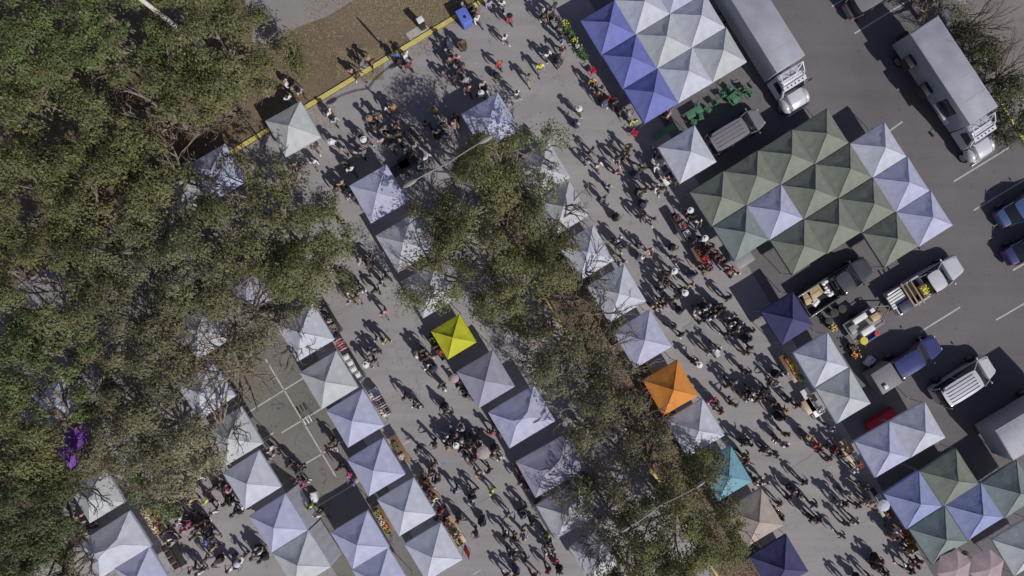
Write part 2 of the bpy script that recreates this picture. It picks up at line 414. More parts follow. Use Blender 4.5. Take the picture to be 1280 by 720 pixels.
# ---- tents left of the left-hand lane, seen through the trees or in the open
tent(366, 161, 'grn', 'lone pale grey-green tent pitched across the yellow kerb, brown grass behind it', 2.95, 3.0, 29.5)
tent(271, 216, 'lav', 'tree-dappled lavender tent just below the dry grass, at the canopy edge', a=30)
tent(224, 248, 'grey', 'greyish tent mostly hidden under leaves beside the dappled lavender tent')
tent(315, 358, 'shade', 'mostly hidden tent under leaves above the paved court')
tent(254, 413, 'grey', 'half-hidden grey tent with a white sheet edge, beneath the big tree', a=33)
tent(257, 488, 'white', 'leaf-shadowed white tent with branch shadows, left of the paved court', a=35)
tent(292, 545, 'grn', 'white tent half under pale leaves, at the court corner', a=31)
tent(70, 502, 'lav', 'small lilac-white tent alone among the trees above the purple one', 2.5, 2.6, 30)
tent(94, 557, 'purple', 'vivid purple tent poking through the tree leaves', 2.6, 2.9, 33)
tent(121, 619, 'grn', 'pale tent half veiled by branches behind the wide hipped tent', 3.0, 2.95, 31)
tent(143, 681, 'white', 'wide white hipped tent beside the densest crowd', 4.45, 3.0, 32.5, ridge=1.4)
tent(178, 719, 'lav', 'lavender tent below the wide hipped tent, with dark goods along its side', 3.0, 3.0, 31)
tent(315, 600, 'white', 'white tent with its road side open to the dense crowd, second of that row', a=32)
tent(348, 654, 'lav', 'white tent with a grey side curtain facing the paved court, third of its row', a=32, walls='R')
tent(377, 700, 'grn', 'pale tent with a sloping grey side curtain, cut by the bottom edge', a=32, walls='R')
tent(381, 415, 'white', 'white tent with leaves over its corner, topmost beside the left lane')
tent(411, 475, 'grn', 'pale crumple-peaked tent next to a dark table of white boxes', a=31)
tent(444, 523, 'lav', 'lavender-white tent with clothing stand at its lane side, third down the lane')
tent(470, 584, 'lav', 'lavender-white tent overlooking the square of dark shade on the court', a=31)
tent(508, 634, 'white', 'bright white tent with a deep peak shadow, fifth down the lane', a=31)
tent(542, 690, 'white', 'white tent with a small red banner at its corner post', a=31)
tent(450, 675, 'lav', 'lavender tent joined to the one below it, behind the deep-peaked tent', a=31)
tent(476, 721, 'lav', 'lavender tent at the bottom edge, joined to the one above it', a=31)
# ---- the middle block, side facing the left-hand lane
tent(473, 242, 'lav', 'flat lavender tent patterned with bare branch shadows beside the street lamp', a=30, rise=.6)
tent(506, 304, 'grey', 'grey-white tent flecked with leaf shade under the median trees', a=31, rise=.8)
tent(538, 361, 'grey', 'dull white tent mostly hidden by leaves just above the yellow tent', a=31)
tent(567, 421, 'yellow', 'bright yellow tent, smallest in its row', 2.45, 2.4, 31, rise=.75)
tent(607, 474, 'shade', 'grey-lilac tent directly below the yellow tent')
tent(652, 521, 'lav', 'large lavender hipped tent in full sun, left lane side of the median', 3.9, 3.05, 31, ridge=.8)
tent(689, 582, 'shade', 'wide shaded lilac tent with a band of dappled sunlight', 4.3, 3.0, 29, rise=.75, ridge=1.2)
tent(708, 638, 'grey', 'white tent with a torn-looking flap over the lane, half under leaves', 3.45, 2.9, 31, walls='L')
tent(746, 694, 'grey', 'white tent under lacy branches, lowest on the left side of the median', 2.95, 3.0, 31)
# ---- the middle block, side facing the main road
tent(613, 152, 'lav', 'lavender tent half in tree shadow, topmost of the median block')
tent(676, 212, 'grey', 'grey-white tent behind leaves, second below the half-shadowed lavender one')
tent(703, 260, 'grey', 'mottled grey tent wedged among median branches, third of its row', 2.9, 2.9)
tent(733, 316, 'white', 'white tent with leaves lying across its upper half, fourth of its row', 2.95, 3.0)
tent(771, 367, 'white', 'clean white tent with leaves over one lower corner, above the lavender pair row')
tent(803, 424, 'lav', 'lavender-white tent in full sun directly above the orange tent')
tent(838, 485, 'orange', 'orange tent beside the main road', 2.95, 3.0, 30)
tent(869, 535, 'white', 'white tent directly below the orange tent, branch shadow on its side', a=31)
tent(906, 592, 'turq', 'turquoise tent partly covered by leaves', 2.85, 3.0)
tent(943, 647, 'warm', 'beige tent between the turquoise and the navy tents', a=31)
tent(974, 705, 'navy', 'dark navy tent at the foot of the main road, cut by the bottom edge', a=31)
# ---- restaurants block of nine: one violet column and two white ones
for i in range(3):
    for j in range(3):
        q = (725 + 42.7 * (i + .5) + 27 * (j + .5), 26 - 25.7 * (i + .5) + 42.7 * (j + .5))
        pos = ['at the road end', 'in the middle', 'by the box truck'][i]; row = ['top', 'middle', 'lower'][j]
        if i == 0: lb = f'violet-blue tent, {row} one of the three violet tents'
        else: lb = f'white tent of the nine-tent block, {row} row, {pos}'
        tent(q[0], q[1], 'violet' if i == 0 else ('white' if (i + j) % 2 else 'lav' if j == 0 else 'grn'), lb, 2.92, 2.92, 31, group='block of nine joined tents')
tent(859, 193, 'white', 'single white tent between the violet block and the green block', a=31)
# ---- green block
gl = {(0, 0): 'green tent at the road corner of the green block', (1, 0): 'green tent second from the road along the top edge', (2, 0): 'green tent third from the road along the top edge',
      (3, 0): 'green tent at the topmost corner of the green block', (0, 1): 'grey-green tent jutting out over the pale table by the road',
      (1, 1): 'lavender-white tent set alone among the green tents', (2, 1): 'green tent touching the lone lavender one along its upper right side', (3, 1): 'green tent touching the topmost white tent of the block',
      (1, 2): 'green tent directly below the lone lavender one', (2, 2): 'green tent above the dark pickup, at the block middle', (3, 2): 'green tent touching the middle white tent of the block',
      (3, 3): 'green tent lowest in the block, beside the white pickup', (4, 1): 'topmost of three white tents edging the green block', (4, 2): 'middle of three white tents edging the green block', (4, 3): 'lowest of three white tents edging the green block'}
for (i, j), lb in gl.items():
    q = (861 + 43 * (i + .5) + 29 * (j + .5), 240 - 26 * (i + .5) + 43 * (j + .5))
    c_ = 'lav' if (i, j) == (1, 1) or i == 4 and j != 1 else 'white' if i == 4 else ('teal' if (i, j) == (0, 1) else 'green')
    tent(q[0], q[1], c_, lb, 2.94, 2.98, 32.5, group='green block of joined tents')
tent(984, 398, 'navy', 'navy blue tent behind the dark pickup', 2.75, 2.9, 32)
tent(1026, 450, 'white', 'upper white tent of the joined pair below the navy one', 2.9, 3.0, 31)
tent(1054, 495, 'grn', 'lower white tent of the joined pair below the navy one', 2.9, 3.0, 31)
tent(1103, 562, 'lav', 'road-side tent of the white pair below the dark red cloth', 2.95, 3.05, 30)
tent(1147, 537, 'white', 'van-side tent of the white pair below the dark red cloth', 2.95, 3.05, 30)
for (u, v, c_, lb) in [(1141, 625, 'blue', 'slate blue tent at the road corner of the mixed block'), (1187, 597, 'green', 'sage green tent topmost in the mixed blue and green block'),
                       (1173, 669, 'teal', 'grey-green tent lowest in the mixed block, above the pink umbrellas'), (1218, 639, 'blue', 'slate blue tent in the middle of the mixed block'),
                       (1263, 612, 'teal', 'grey-green tent at the right end of the mixed block')]:
    tent(u, v, c_, lb, 3.12, 3.1, 33, group='mixed block of blue and green tents')
tent(1277, 684, 'grn', 'pale tent at the bottom right corner, past the pink umbrellas', 3.1, 3.1, 31)

# pale pink market umbrellas with a small dark emblem
for q, (u, v, lb) in enumerate([(1193, 710, 'pale pink market umbrella with dark emblem, the one nearer the road'), (1234, 709, 'pale pink market umbrella with dark emblem, the one farther from the road')]):
    c = P(u, v, 2.4); root = empty('market_umbrella', (c.x, c.y, 0), R(20), lb, 'umbrella', 'pink umbrellas at the bottom')
    m = MB(); n = 6; vs_ = [(0, 0, 2.75)]; rr = 1.32
    for ring_, zz in ((.5, 2.62), (1, 2.36)):
        for k in range(n * 4):
            t = 2 * PI * k / (n * 4); f_ = math.cos(PI / n) / math.cos((t % (2 * PI / n)) - PI / n); vs_.append((rr * ring_ * f_ * math.cos(t), rr * ring_ * f_ * math.sin(t), zz - .03 * (1 - abs((k % 4) / 2 - 1))))
    N_ = n * 4; m.add(vs_, [(0, 1 + k, 1 + (k + 1) % N_) for k in range(N_)] + [(1 + k, 1 + N_ + k, 1 + N_ + (k + 1) % N_, 1 + (k + 1) % N_) for k in range(N_)])
    m.build('canopy', CL['pink'], root, 20)
    m = MB(); m.tube([(0, 0, .05), (0, 0, 2.72)], .025, 8); m.build('pole', M_leg, root)
    m = MB(); m.lathe((0, 0, 0), [(.28, 0), (.28, .05), (.05, .1), (.05, .2)]); m.build('base', M_dark, root)
    e = MB(); sl = -.26 / .66
    for pts in ([(-.16, .1), (.02, .13)], [(.02, .13), (.02, -.14)], [(-.14, -.12), (.0, -.02)], [(.1, .1), (.18, .02)], [(.12, -.1), (.0, -.13)], [(-.12, .02), (-.04, .04)]):
        P3 = [Vector((x, y, 0)) for x, y in pts]; rot = Matrix.Rotation(R(-20), 3, 'Z'); cc = Vector((.10, -.62, 0))
        P3 = [rot @ p + cc for p in P3]; P3 = [Vector((p.x, p.y, 2.775 + sl * math.hypot(p.x, p.y))) for p in P3]; e.tube(P3, .016, 4)
    e.build('emblem', M_dark, root)

# ------------------------------------------------------------------ trees
M_bark = mat('grey_bark', (.20, .165, .135), .9, var=.25, scale=3, bump=.5, bscale=12)
M_bark2 = mat('dark_bark', (.10, .075, .058), .9, var=.25, scale=3, bump=.5, bscale=12)
def leafmat(n, c, tr=.36): return mat(n, c, .6, island=.5, var=.35, scale=.45, trans=tr, spec=.25)
LM = {'olive': leafmat('olive_leaves', (.138, .140, .062)), 'green': leafmat('green_leaves', (.122, .155, .062)), 'dull': leafmat('dull_brown_leaves', (.142, .134, .080)),
      'dark': leafmat('dark_green_leaves', (.085, .100, .045)), 'pale': leafmat('pale_leaves', (.205, .195, .120)), 'bluish': leafmat('grey_green_leaves', (.145, .152, .085))}
HOLES = [(276, 218, 30), (292, 240, 18), (236, 245, 22), (210, 280, 7), (245, 402, 16), (266, 418, 20), (245, 432, 13), (262, 478, 24), (238, 500, 18), (280, 500, 20), (310, 548, 22), (70, 494, 20),
         (80, 512, 14), (97, 545, 17), (90, 580, 7), (120, 638, 20), (136, 612, 20), (150, 685, 60), (312, 362, 18), (295, 160, 26), (345, 150, 40), (100, 90, 10), (125, 105, 12), (160, 118, 12), (72, 28, 8),
         (215, 20, 16), (170, 50, 8), (145, 265, 9), (135, 285, 8), (330, 40, 12), (375, 425, 30), (340, 500, 45), (20, 600, 0), (420, 460, 60),
         (122, 470, 9), (180, 385, 9), (60, 350, 12), (15, 85, 9), (235, 130, 9), (300, 325, 7), (140, 365, 9), (195, 205, 8), (225, 170, 16), (105, 210, 8), (85, 445, 10),
         (475, 240, 34), (520, 285, 16), (530, 300, 13), (490, 315, 12), (560, 352, 9), (600, 140, 28), (625, 165, 9), (690, 190, 11), (700, 215, 9), (690, 265, 9), (720, 250, 14), (735, 320, 16), (705, 322, 10), (750, 330, 12),
         (785, 365, 22), (810, 425, 30), (567, 425, 32), (605, 480, 34), (645, 530, 34), (660, 600, 38), (690, 585, 20), (690, 650, 20), (725, 705, 16), (850, 480, 28), (880, 535, 24), (960, 640, 18),
         (985, 690, 26), (548, 210, 18), (720, 375, 8), (665, 405, 8), (770, 545, 10), (715, 480, 8), (770, 600, 8), (745, 565, 12), (420, 200, 24), (700, 420, 8), (810, 590, 9)]
HOLES += [(689, 582, 38), (708, 638, 32), (746, 694, 26), (652, 521, 38), (506, 304, 26), (538, 361, 22), (677, 210, 24), (703, 257, 27), (734, 315, 28), (869, 535, 32), (918, 603, 23), (940, 649, 30), (771, 367, 30), (803, 424, 34), (838, 485, 26),
          (310, 500, 24), (345, 455, 26), (330, 560, 22), (292, 545, 24), (120, 619, 22), (735, 430, 8), (700, 400, 9), (745, 500, 9), (780, 510, 8), (810, 560, 10), (765, 575, 11), (790, 620, 9), (640, 420, 9), (645, 260, 8), (590, 250, 8), (600, 330, 8),
          (120, 100, 14), (145, 118, 16), (170, 122, 10), (225, 178, 18), (205, 165, 14), (290, 172, 22), (25, 345, 14), (45, 375, 12), (190, 340, 9), (70, 350, 10)]
HOLES += [(372, 192, 24), (480, 235, 20)]
LACE = {(506, 304), (538, 361), (677, 210), (703, 257), (734, 315), (746, 694), (708, 638), (689, 582), (869, 535), (918, 603), (276, 218), (236, 245), (262, 478), (136, 612), (266, 418), (940, 649)}
HOLES = np.array(HOLES, dtype=float)

LCOL = np.array([i for i, h_ in enumerate(HOLES) if (int(h_[0]), int(h_[1])) in LACE])
def mnz(x, y):
    return np.sin(x * 3.1 + np.sin(y * 2.3) * 1.7) * np.cos(y * 2.7 + np.sin(x * 3.9)) + .6 * np.sin(x * 7.3 + y * 5.1 + np.sin(y * 6.1)) * np.cos(y * 8.3 - x * 2.2)
def tree(name, u, v, rpx, h, leaf, label, dens=1.0, thr=-.25, bark=None, z0=3.2, squash=(1, 1), seed=None, lsize=.082, limbs=9, over=.35, group='trees of the market ground'):
    seed = seed if seed is not None else int(u * 3 + v * 5); rn = random.Random(seed); rg = np.random.default_rng(seed)
    z0 = min(z0, h * .35); zc = h * .72; c = P(u, v, zc); r = rpx / S * (1 - zc / H)
    root = empty(name, (c.x, c.y, 0), 0, label, 'tree', group)
    tb = MB(); tips = []
    rt = .10 + r * .045; fork = h * .3
    lean = Vector((rn.uniform(-.3, .3), rn.uniform(-.3, .3), 0))
    tb.tube([(0, 0, -.05), (0, 0, .25), lean * .5 + Vector((0, 0, fork * .6)), lean + Vector((0, 0, fork))], [rt * 1.5, rt * 1.1, rt, rt * .95], 9)
    F0 = lean + Vector((0, 0, fork))
    def branch(p, d, L_, rad, lv):
        pts = [p]; dd = d.copy(); n = 4
        for k in range(n):
            dd = (dd + Vector((rn.uniform(-.28, .28), rn.uniform(-.28, .28), rn.uniform(-.12, .16)))).normalized()
            pts.append(pts[-1] + dd * L_ / n)
        tb.tube(pts, [max(.012, rad * (1 - .17 * k)) for k in range(n + 1)], 6 if lv == 0 else (4 if lv < 3 else 3), cap=False)
        tips.append(pts[-1])
        if lv < 3:
            for k in range(3):
                q = pts[2 + k % 3]; a = rn.uniform(-1, 1); nd = (Matrix.Rotation(a, 3, 'Z') @ dd + Vector((0, 0, rn.uniform(-.15, .3)))).normalized()
                branch(q, nd, L_ * rn.uniform(.45, .65), rad * .55, lv + 1)
    for k in range(limbs):
        a = 2 * PI * (k + rn.uniform(-.3, .3)) / limbs; e = rn.uniform(.35, .8)
        d = Vector((math.cos(a) * squash[0], math.sin(a) * squash[1], e * (h * .5 / r))).normalized()
        L_ = math.hypot(r * .50, h * .25)
        branch(F0 - Vector((0, 0, rn.uniform(0, fork * .2))), d, L_, rt * .5, 0)
    tb.build('trunk', bark or M_bark, root, 50)
    # leaf sprays spread through the crown volume
    nc = int(r * r * PI * 1.25 * dens) + 6
    cl = []
    tries = 0
    while len(cl) < nc and tries < nc * 8:
        tries += 1
        a = rn.uniform(0, 2 * PI); q = math.sqrt(rn.random()); edge = 1 + .22 * mnoise.noise(Vector((math.cos(a) * 1.6 + seed, math.sin(a) * 1.6, 0)))
        x, y = q * r * edge * math.cos(a) * squash[0], q * r * edge * math.sin(a) * squash[1]
        wx, wy = c.x + x, c.y + y
        nn = mnoise.noise(Vector((wx * .42, wy * .42, seed * .1))) + .5 * mnoise.noise(Vector((wx * 1.1, wy * 1.1, 3)))
        if nn < thr + (.10 if leaf in ('olive', 'dull', 'bluish') and u < 420 else 0): continue
        dome = math.sqrt(max(0, 1 - min(q, 1) ** 2))
        z = z0 + (h - z0) * (.08 + .88 * dome) + rn.uniform(-1, .4) * 1.0 + 2.0 * mnoise.noise(Vector((wx * .45, wy * .45, 9)))
        cl.append((x, y, max(z, z0 * .8)))
    cl = np.array(cl)
    # thin where the photo looks through the crown
    k = H / (H - cl[:, 2]); pu = 640 + (c.x + cl[:, 0]) * k * S; pv = 360 - (c.y + cl[:, 1]) * k * S
    dd = np.hypot(pu[:, None] - HOLES[None, :, 0], pv[:, None] - HOLES[None, :, 1]) / np.maximum(HOLES[None, :, 2], .1)
    dd[:, LCOL] *= 1.6; inh = (dd.min(axis=1) < 1)
    keep = (~inh) | (rg.random(len(cl)) < over * .5)
    cl = cl[keep]
    if len(cl) == 0: cl = np.array([[0, 0, h * .8]])
    nl = 190; n = len(cl) * nl
    rad = rg.uniform(.36, .78, (len(cl), 1, 1))
    off_ = rg.normal(0, 1, (len(cl), nl, 3)) * rad * np.array([1, 1, .6]) * .62
    pos = (cl[:, None, :] + off_).reshape(-1, 3)
    fac = (off_ / rad).reshape(-1, 3)[:, :2] * .75 + (np.repeat(cl[:, :2], nl, 0) / r) * .25
    kk = H / (H - pos[:, 2]); pu = 640 + (c.x + pos[:, 0]) * kk * S; pv = 360 - (c.y + pos[:, 1]) * kk * S
    ok = np.ones(len(pos), bool)
    for hx, hy, hr in HOLES:
        if hr < 1 or abs(hx - u) > rpx + 90 or abs(hy - v) > rpx + 90: continue
        q_ = np.hypot(pu - hx, pv - hy) / hr + rg.normal(0, .12, len(pos)); lace = (int(hx), int(hy)) in LACE; ok &= (q_ > 1) | (rg.random(len(pos)) < over * .30) | (lace & (mnz(c.x + pos[:, 0], c.y + pos[:, 1]) > .35))
        if hr >= 11:   # sunlight reaches the roofs below in patches
            g_ = P(hx, hy, 2.4); dz = (pos[:, 2] - 2.4) / math.tan(R(SUN_EL)); q_ = np.hypot(c.x + pos[:, 0] + SHX * dz - g_.x, c.y + pos[:, 1] + SHY * dz - g_.y) / (hr / S)
            pat = mnz(c.x + pos[:, 0] + SHX * dz, c.y + pos[:, 1] + SHY * dz)
            ok &= (q_ > 1) | (pat < (.25 if lace else -.12)) | (rg.random(len(pos)) < .12)
    pos = pos[ok]; fac = fac[ok]; n = len(pos)
    # each leaf: a small diamond facing mostly up
    ang = rg.uniform(0, 2 * PI, n); til = rg.normal(0, .36, (n, 2)) - fac; ls = lsize * rg.uniform(.55, 1.35, n); lw = ls * rg.uniform(.35, .6, n)
    nx, ny = til[:, 0], til[:, 1]
    d1 = np.stack([np.cos(ang), np.sin(ang), nx * np.cos(ang) + ny * np.sin(ang)], 1)
    d2 = np.stack([-np.sin(ang), np.cos(ang), -nx * np.sin(ang) + ny * np.cos(ang)], 1)
    q4 = np.stack([pos - d1 * ls[:, None], pos - d2 * lw[:, None], pos + d1 * ls[:, None], pos + d2 * lw[:, None]], 1)
    me = fast_mesh('crown', q4, 4); me.materials.append(LM[leaf]); o = bpy.data.objects.new('crown', me); COL.objects.link(o); o.parent = root
    return root

T_ = [ # u, v, r px, h, leaf, label, density, thr
 (28, 38, 92, 10, 'green', 'bright green broad tree filling the top left corner', 1.25, -.45),
 (135, 40, 88, 10, 'green', 'green spreading tree at the top edge beside the white pole', 1.15, -.4),
 (262, 48, 88, 9, 'olive', 'olive green tree at the edge of the concrete path', 1.2, -.4),
 (70, 140, 85, 9, 'olive', 'olive tree below the corner tree, with dark gaps in its crown', 1.1, -.28),
 (180, 135, 88, 10, 'olive', 'broad olive tree left of the dry grass', 1.15, -.3),
 (262, 120, 46, 8, 'olive', 'small olive tree overhanging the bare brown grass', 1.1, -.4),
 (25, 250, 85, 9.5, 'olive', 'large olive tree at the left edge above the middle', 1.15, -.32),
 (125, 235, 80, 9, 'olive', 'olive tree around a small yellow gap, left of the hidden grey tent', 1.1, -.3),
 (330, 268, 92, 9, 'olive', 'dense olive tree leaning over the left lane opposite the branch-shadowed tent', 1.25, -.35),
 (205, 215, 60, 8, 'olive', 'olive tree between the dry grass and the dappled lavender tent', .75, -.15),
 (245, 325, 78, 9, 'bluish', 'grey-green tree over the rows of hidden tents', .8, -.1),
 (160, 310, 62, 9, 'bluish', 'grey-green tree with pale bare limbs showing', .85, -.12),
 (372, 345, 50, 7.5, 'olive', 'olive tree overhanging the left lane above the first white tent', 1.2, -.4),
 (60, 360, 85, 9.5, 'olive', 'olive tree at the left edge, halfway down', 1.15, -.28),
 (165, 395, 82, 9, 'dull', 'dull brownish tree with twisting bare limbs, centre of the wood', .8, -.12),
 (300, 395, 62, 7.5, 'dull', 'brownish tree above the paved court', .7, -.12),
 (350, 435, 34, 6, 'pale', 'thin pale tree over the court and the first white tent', .75, -.2),
 (50, 455, 80, 9, 'green', 'green tree at the left edge above the lilac-white tent', 1.15, -.28),
 (180, 480, 76, 8.5, 'dull', 'brownish tree between the lilac-white tent and the leaf-shadowed tent', .75, -.1),
 (275, 470, 60, 7, 'dull', 'thin brown-leaved tree over the tent left of the court', .7, -.15),
 (30, 545, 80, 9, 'olive', 'olive tree at the left edge beside the purple tent', 1.15, -.3),
 (150, 560, 62, 8, 'dull', 'dull-leaved tree right of the purple tent', .95, -.22),
 (215, 575, 48, 7, 'pale', 'pale thin-leaved tree above the densest crowd', 1.0, -.35),
 (255, 545, 46, 7, 'pale', 'pale tree beside the court corner tent', .85, -.3),
 (185, 620, 34, 6, 'green', 'small green tree over the lane behind the dense crowd', 1.0, -.4),
 (40, 640, 78, 8.5, 'dark', 'dark green tree in the lower left, beside the veiled tent', 1.25, -.4),
 (30, 715, 72, 8.5, 'dark', 'dark tree in the bottom left corner', 1.1, -.3),
 (85, 715, 30, 6, 'dull', 'small brownish tree left of the wide hipped tent', .7, -.1),
 # median
 (620, 215, 58, 9, 'olive', 'olive tree under the street lamp, topmost of the median', .95, -.15),
 (668, 190, 40, 6.5, 'green', 'green tree beside the half-shadowed lavender tent', .8, -.15),
 (545, 275, 40, 6.5, 'olive', 'olive tree between the two dappled tents on the lane side', 1.0, -.3),
 (610, 300, 62, 8, 'olive', 'broad olive tree in the upper middle of the median', .85, -.16),
 (700, 265, 50, 7, 'bluish', 'grey-green tree over the mottled tents by the main road', .85, -.2),
 (540, 345, 48, 6.5, 'olive', 'olive tree above the yellow tent', 1.0, -.3),
 (655, 365, 62, 8, 'olive', 'olive tree right of the yellow tent', .85, -.14),
 (725, 330, 42, 6.5, 'olive', 'olive tree over the white tent with a leafy upper half', .95, -.28),
 (705, 440, 58, 7.5, 'dull', 'lacy brown tree in the centre of the median', .62, -.02),
 (755, 395, 38, 6.5, 'dull', 'lacy brown tree left of the clean white tent', .5, -.02),
 (765, 480, 52, 7.5, 'dull', 'lacy brown tree left of the orange tent', .72, -.05),
 (800, 545, 50, 7, 'dull', 'lacy brown tree left of the tent below the orange one', .7, -.05),
 (730, 545, 36, 6.5, 'dull', 'thin brown tree right of the large lavender hipped tent', .5, 0),
 (755, 625, 40, 7, 'dull', 'thin brown tree beside the torn-flap tent', .7, -.02),
 (860, 655, 82, 8.5, 'olive', 'dense olive tree over the foot of the median', 1.3, -.4),
 (800, 700, 52, 7.5, 'olive', 'olive tree at the bottom edge of the median', 1.15, -.3),
 (884, 582, 22, 5, 'bluish', 'small grey-green tree hanging over the turquoise tent', 1.1, -.4),
 (715, 625, 26, 6, 'green', 'small green tree behind the torn-flap tent', .6, -.1),
 (760, 700, 40, 6, 'dull', 'lacy tree over the lowest tent of the median', .55, -.05),
 # right side
 (1274, 158, 20, 3.2, 'dark', 'dark shrubby tree beside the right-hand box truck cab', .9, -.2),
 (1216, 38, 16, 3.0, 'dull', 'low brown bush at the tail of the right-hand box truck', .8, -.15),
 (1257, 112, 18, 3.0, 'dark', 'low dark bush halfway along the right-hand box truck', .9, -.2),
 (1236, 72, 20, 3.2, 'dark', 'dark shrubby tree behind the right-hand box truck', .8, -.15),
 (1172, 8, 26, 3.2, 'dull', 'dull bush at the top of the parking bays', .9, -.15),
]
for t in T_:
    tree('broad_tree', *t[:6], dens=t[6], thr=t[7], bark=M_bark2 if t[4] == 'dark' else M_bark)
for (u, v, r_, lb) in [(1238, 20, 60, 'leafless tree casting branch shadows on the far path'), (1275, 85, 52, 'leafless tree at the right edge above the truck')]:
    rn = random.Random(u); c = P(u, v, 4); root = empty('bare_tree', (c.x, c.y, 0), 0, lb, 'tree', 'trees of the market ground')
    tb = MB(); tb.tube([(0, 0, 0), (.1, 0, 1.6)], [.14, .11], 8)
    def br(p, d, L_, rad, lv):
        pts = [p]; dd = d
        for k in range(3):
            dd = (dd + Vector((rn.uniform(-.3, .3), rn.uniform(-.3, .3), rn.uniform(-.1, .15)))).normalized(); pts.append(pts[-1] + dd * L_ / 3)
        tb.tube(pts, [rad, rad * .85, rad * .7, rad * .5], 4, cap=False)
        if lv < 4:
            for k in range(3): br(pts[1 + k], (Matrix.Rotation(rn.uniform(-.9, .9), 3, 'Z') @ dd + Vector((0, 0, rn.uniform(-.1, .3)))).normalized(), L_ * .66, rad * .55, lv + 1)
    for k in range(7): a = k * .9; br(Vector((.1, 0, 1.5)), Vector((math.cos(a), math.sin(a), .9)).normalized(), 1.7, .06, 0)
    tb.build('trunk', M_bark2, root, 50)

# fallen leaves on the median and under the wood (nobody could count them)
def litter(name, polys, n, m, size=.05, z=.02):
    out_ = []
    for (u0, v0, u1, v1) in polys:
        k = n // len(polys); a = RNG.uniform(0, 1, (k, 2)); x = (u0 + a[:, 0] * (u1 - u0) - 640) / S; y = (360 - v0 - a[:, 1] * (v1 - v0)) / S
        out_.append(np.stack([x, y, np.full(k, z)], 1))
    pos = np.concatenate(out_); k = len(pos); pos[:, 2] += RNG.uniform(0, .02, k)
    ang = RNG.uniform(0, 2 * PI, k); s_ = size * RNG.uniform(.5, 1.5, k); t1 = RNG.normal(0, .25, k)
    d1 = np.stack([np.cos(ang), np.sin(ang), t1], 1) * s_[:, None]; d2 = np.stack([-np.sin(ang), np.cos(ang), t1 * .3], 1) * s_[:, None] * .5
    me = fast_mesh(name, np.stack([pos - d1, pos - d2, pos + d1, pos + d2], 1), 4); me.materials.append(m)
    o = bpy.data.objects.new(name, me); COL.objects.link(o); return o
med = []
for k in range(9):
    a = off(mA, .1 + k * .05, k * 4.2); med.append((a[0], a[1] - 40, a[0] + 62, a[1] + 30))
tag(litter('fallen_leaves', med, 16000, mat('fallen_leaf', (.19, .135, .085), .8, island=.5), .06, .10), 'brown fallen leaves scattered along the planted median', 'leaves', kind='stuff')
tag(litter('leaf_litter', [(0, 0, 240, 720), (200, 180, 330, 500)], 16000, mat('fallen_leaf', (.19, .135, .085), .8, island=.5), .06, .02), 'fallen leaves and twigs on the ground beneath the wood', 'leaves', kind='stuff')
tag(litter('litter', [(430, 20, 700, 220), (420, 330, 540, 700), (780, 160, 960, 460), (900, 450, 1120, 720)], 260, mat('paper_scrap', (.5, .48, .45), .8, island=.4), .035, .02), 'scraps of paper and fallen leaves strewn on the market lanes', 'litter', kind='stuff')
tag(litter('dry_grass_tufts', [(285, 30, 420, 160), (380, 0, 560, 70), (420, 60, 480, 100), (440, 0, 600, 30)], 16000, mat('dry_grass_blade', (.20, .165, .10), .8, island=.4), .05, .02), 'dry brown grass tufts covering the verge', 'grass', kind='stuff')
#PART2
# ------------------------------------------------------------------ street lamps and the white mast
def street_lamp(ub, vb, ang, label, heads=True, hh=9.0):
    c = P(ub, vb, 0); root = empty('street_lamp', (c.x, c.y, 0), R(ang), label, 'street lamp', 'double-armed street lamps')
    M = mat('lamp_aluminium', (.20, .19, .175), .6, .2)
    m = MB(); m.tube([(0, 0, .5), (0, 0, 4), (0, 0, hh)], [.11, .09, .065], 10); m.build('pole', M, root)
    m = MB(); m.lathe((0, 0, 0), [(.3, 0), (.3, .5), (.24, .55)], 16); m.build('base', M_conc, root)
    for s_ in (-1, 1):
        m = MB(); m.tube([(0, 0, hh - .25), (s_ * .8, 0, hh + .05), (s_ * 1.6, 0, hh + .22), (s_ * 2.3, 0, hh + .28)], [.05, .045, .04, .035], 8); m.build('arm', M, root)
        m = MB(); m.ball((s_ * 2.75, 0, hh + .26), 1, 12, 8, (.52 if heads else .35, .17 if heads else .10, .09)); h_ = m.build('lamp_head', M, root)
        m = MB(); m.ball((s_ * 2.8, 0, hh + .20), 1, 10, 6, (.32, .12, .08)); m.build('lens', mat('lamp_lens', (.5, .5, .45), .2), h_)
street_lamp(574, 230, 30, 'tall double-armed street lamp above the upper end of the median')
street_lamp(795, 585, 31, 'tall double-armed street lamp among the lower trees of the median', False)
c = P(252, 58, 0); root = empty('white_mast', (c.x, c.y, 0), 0, 'tall thick white mast rising out of the trees at the top left', 'mast')
m = MB(); m.tube([(0, 0, 0), (0, 0, 6), (0, 0, 13)], [.2, .17, .13], 14); m.build('pole', mat('white_mast_paint', (.62, .60, .56), .6, var=.1), root)
m = MB(); m.lathe((0, 0, 0), [(.4, 0), (.4, .2), (.22, .25)], 16); m.build('base', M_conc, root)

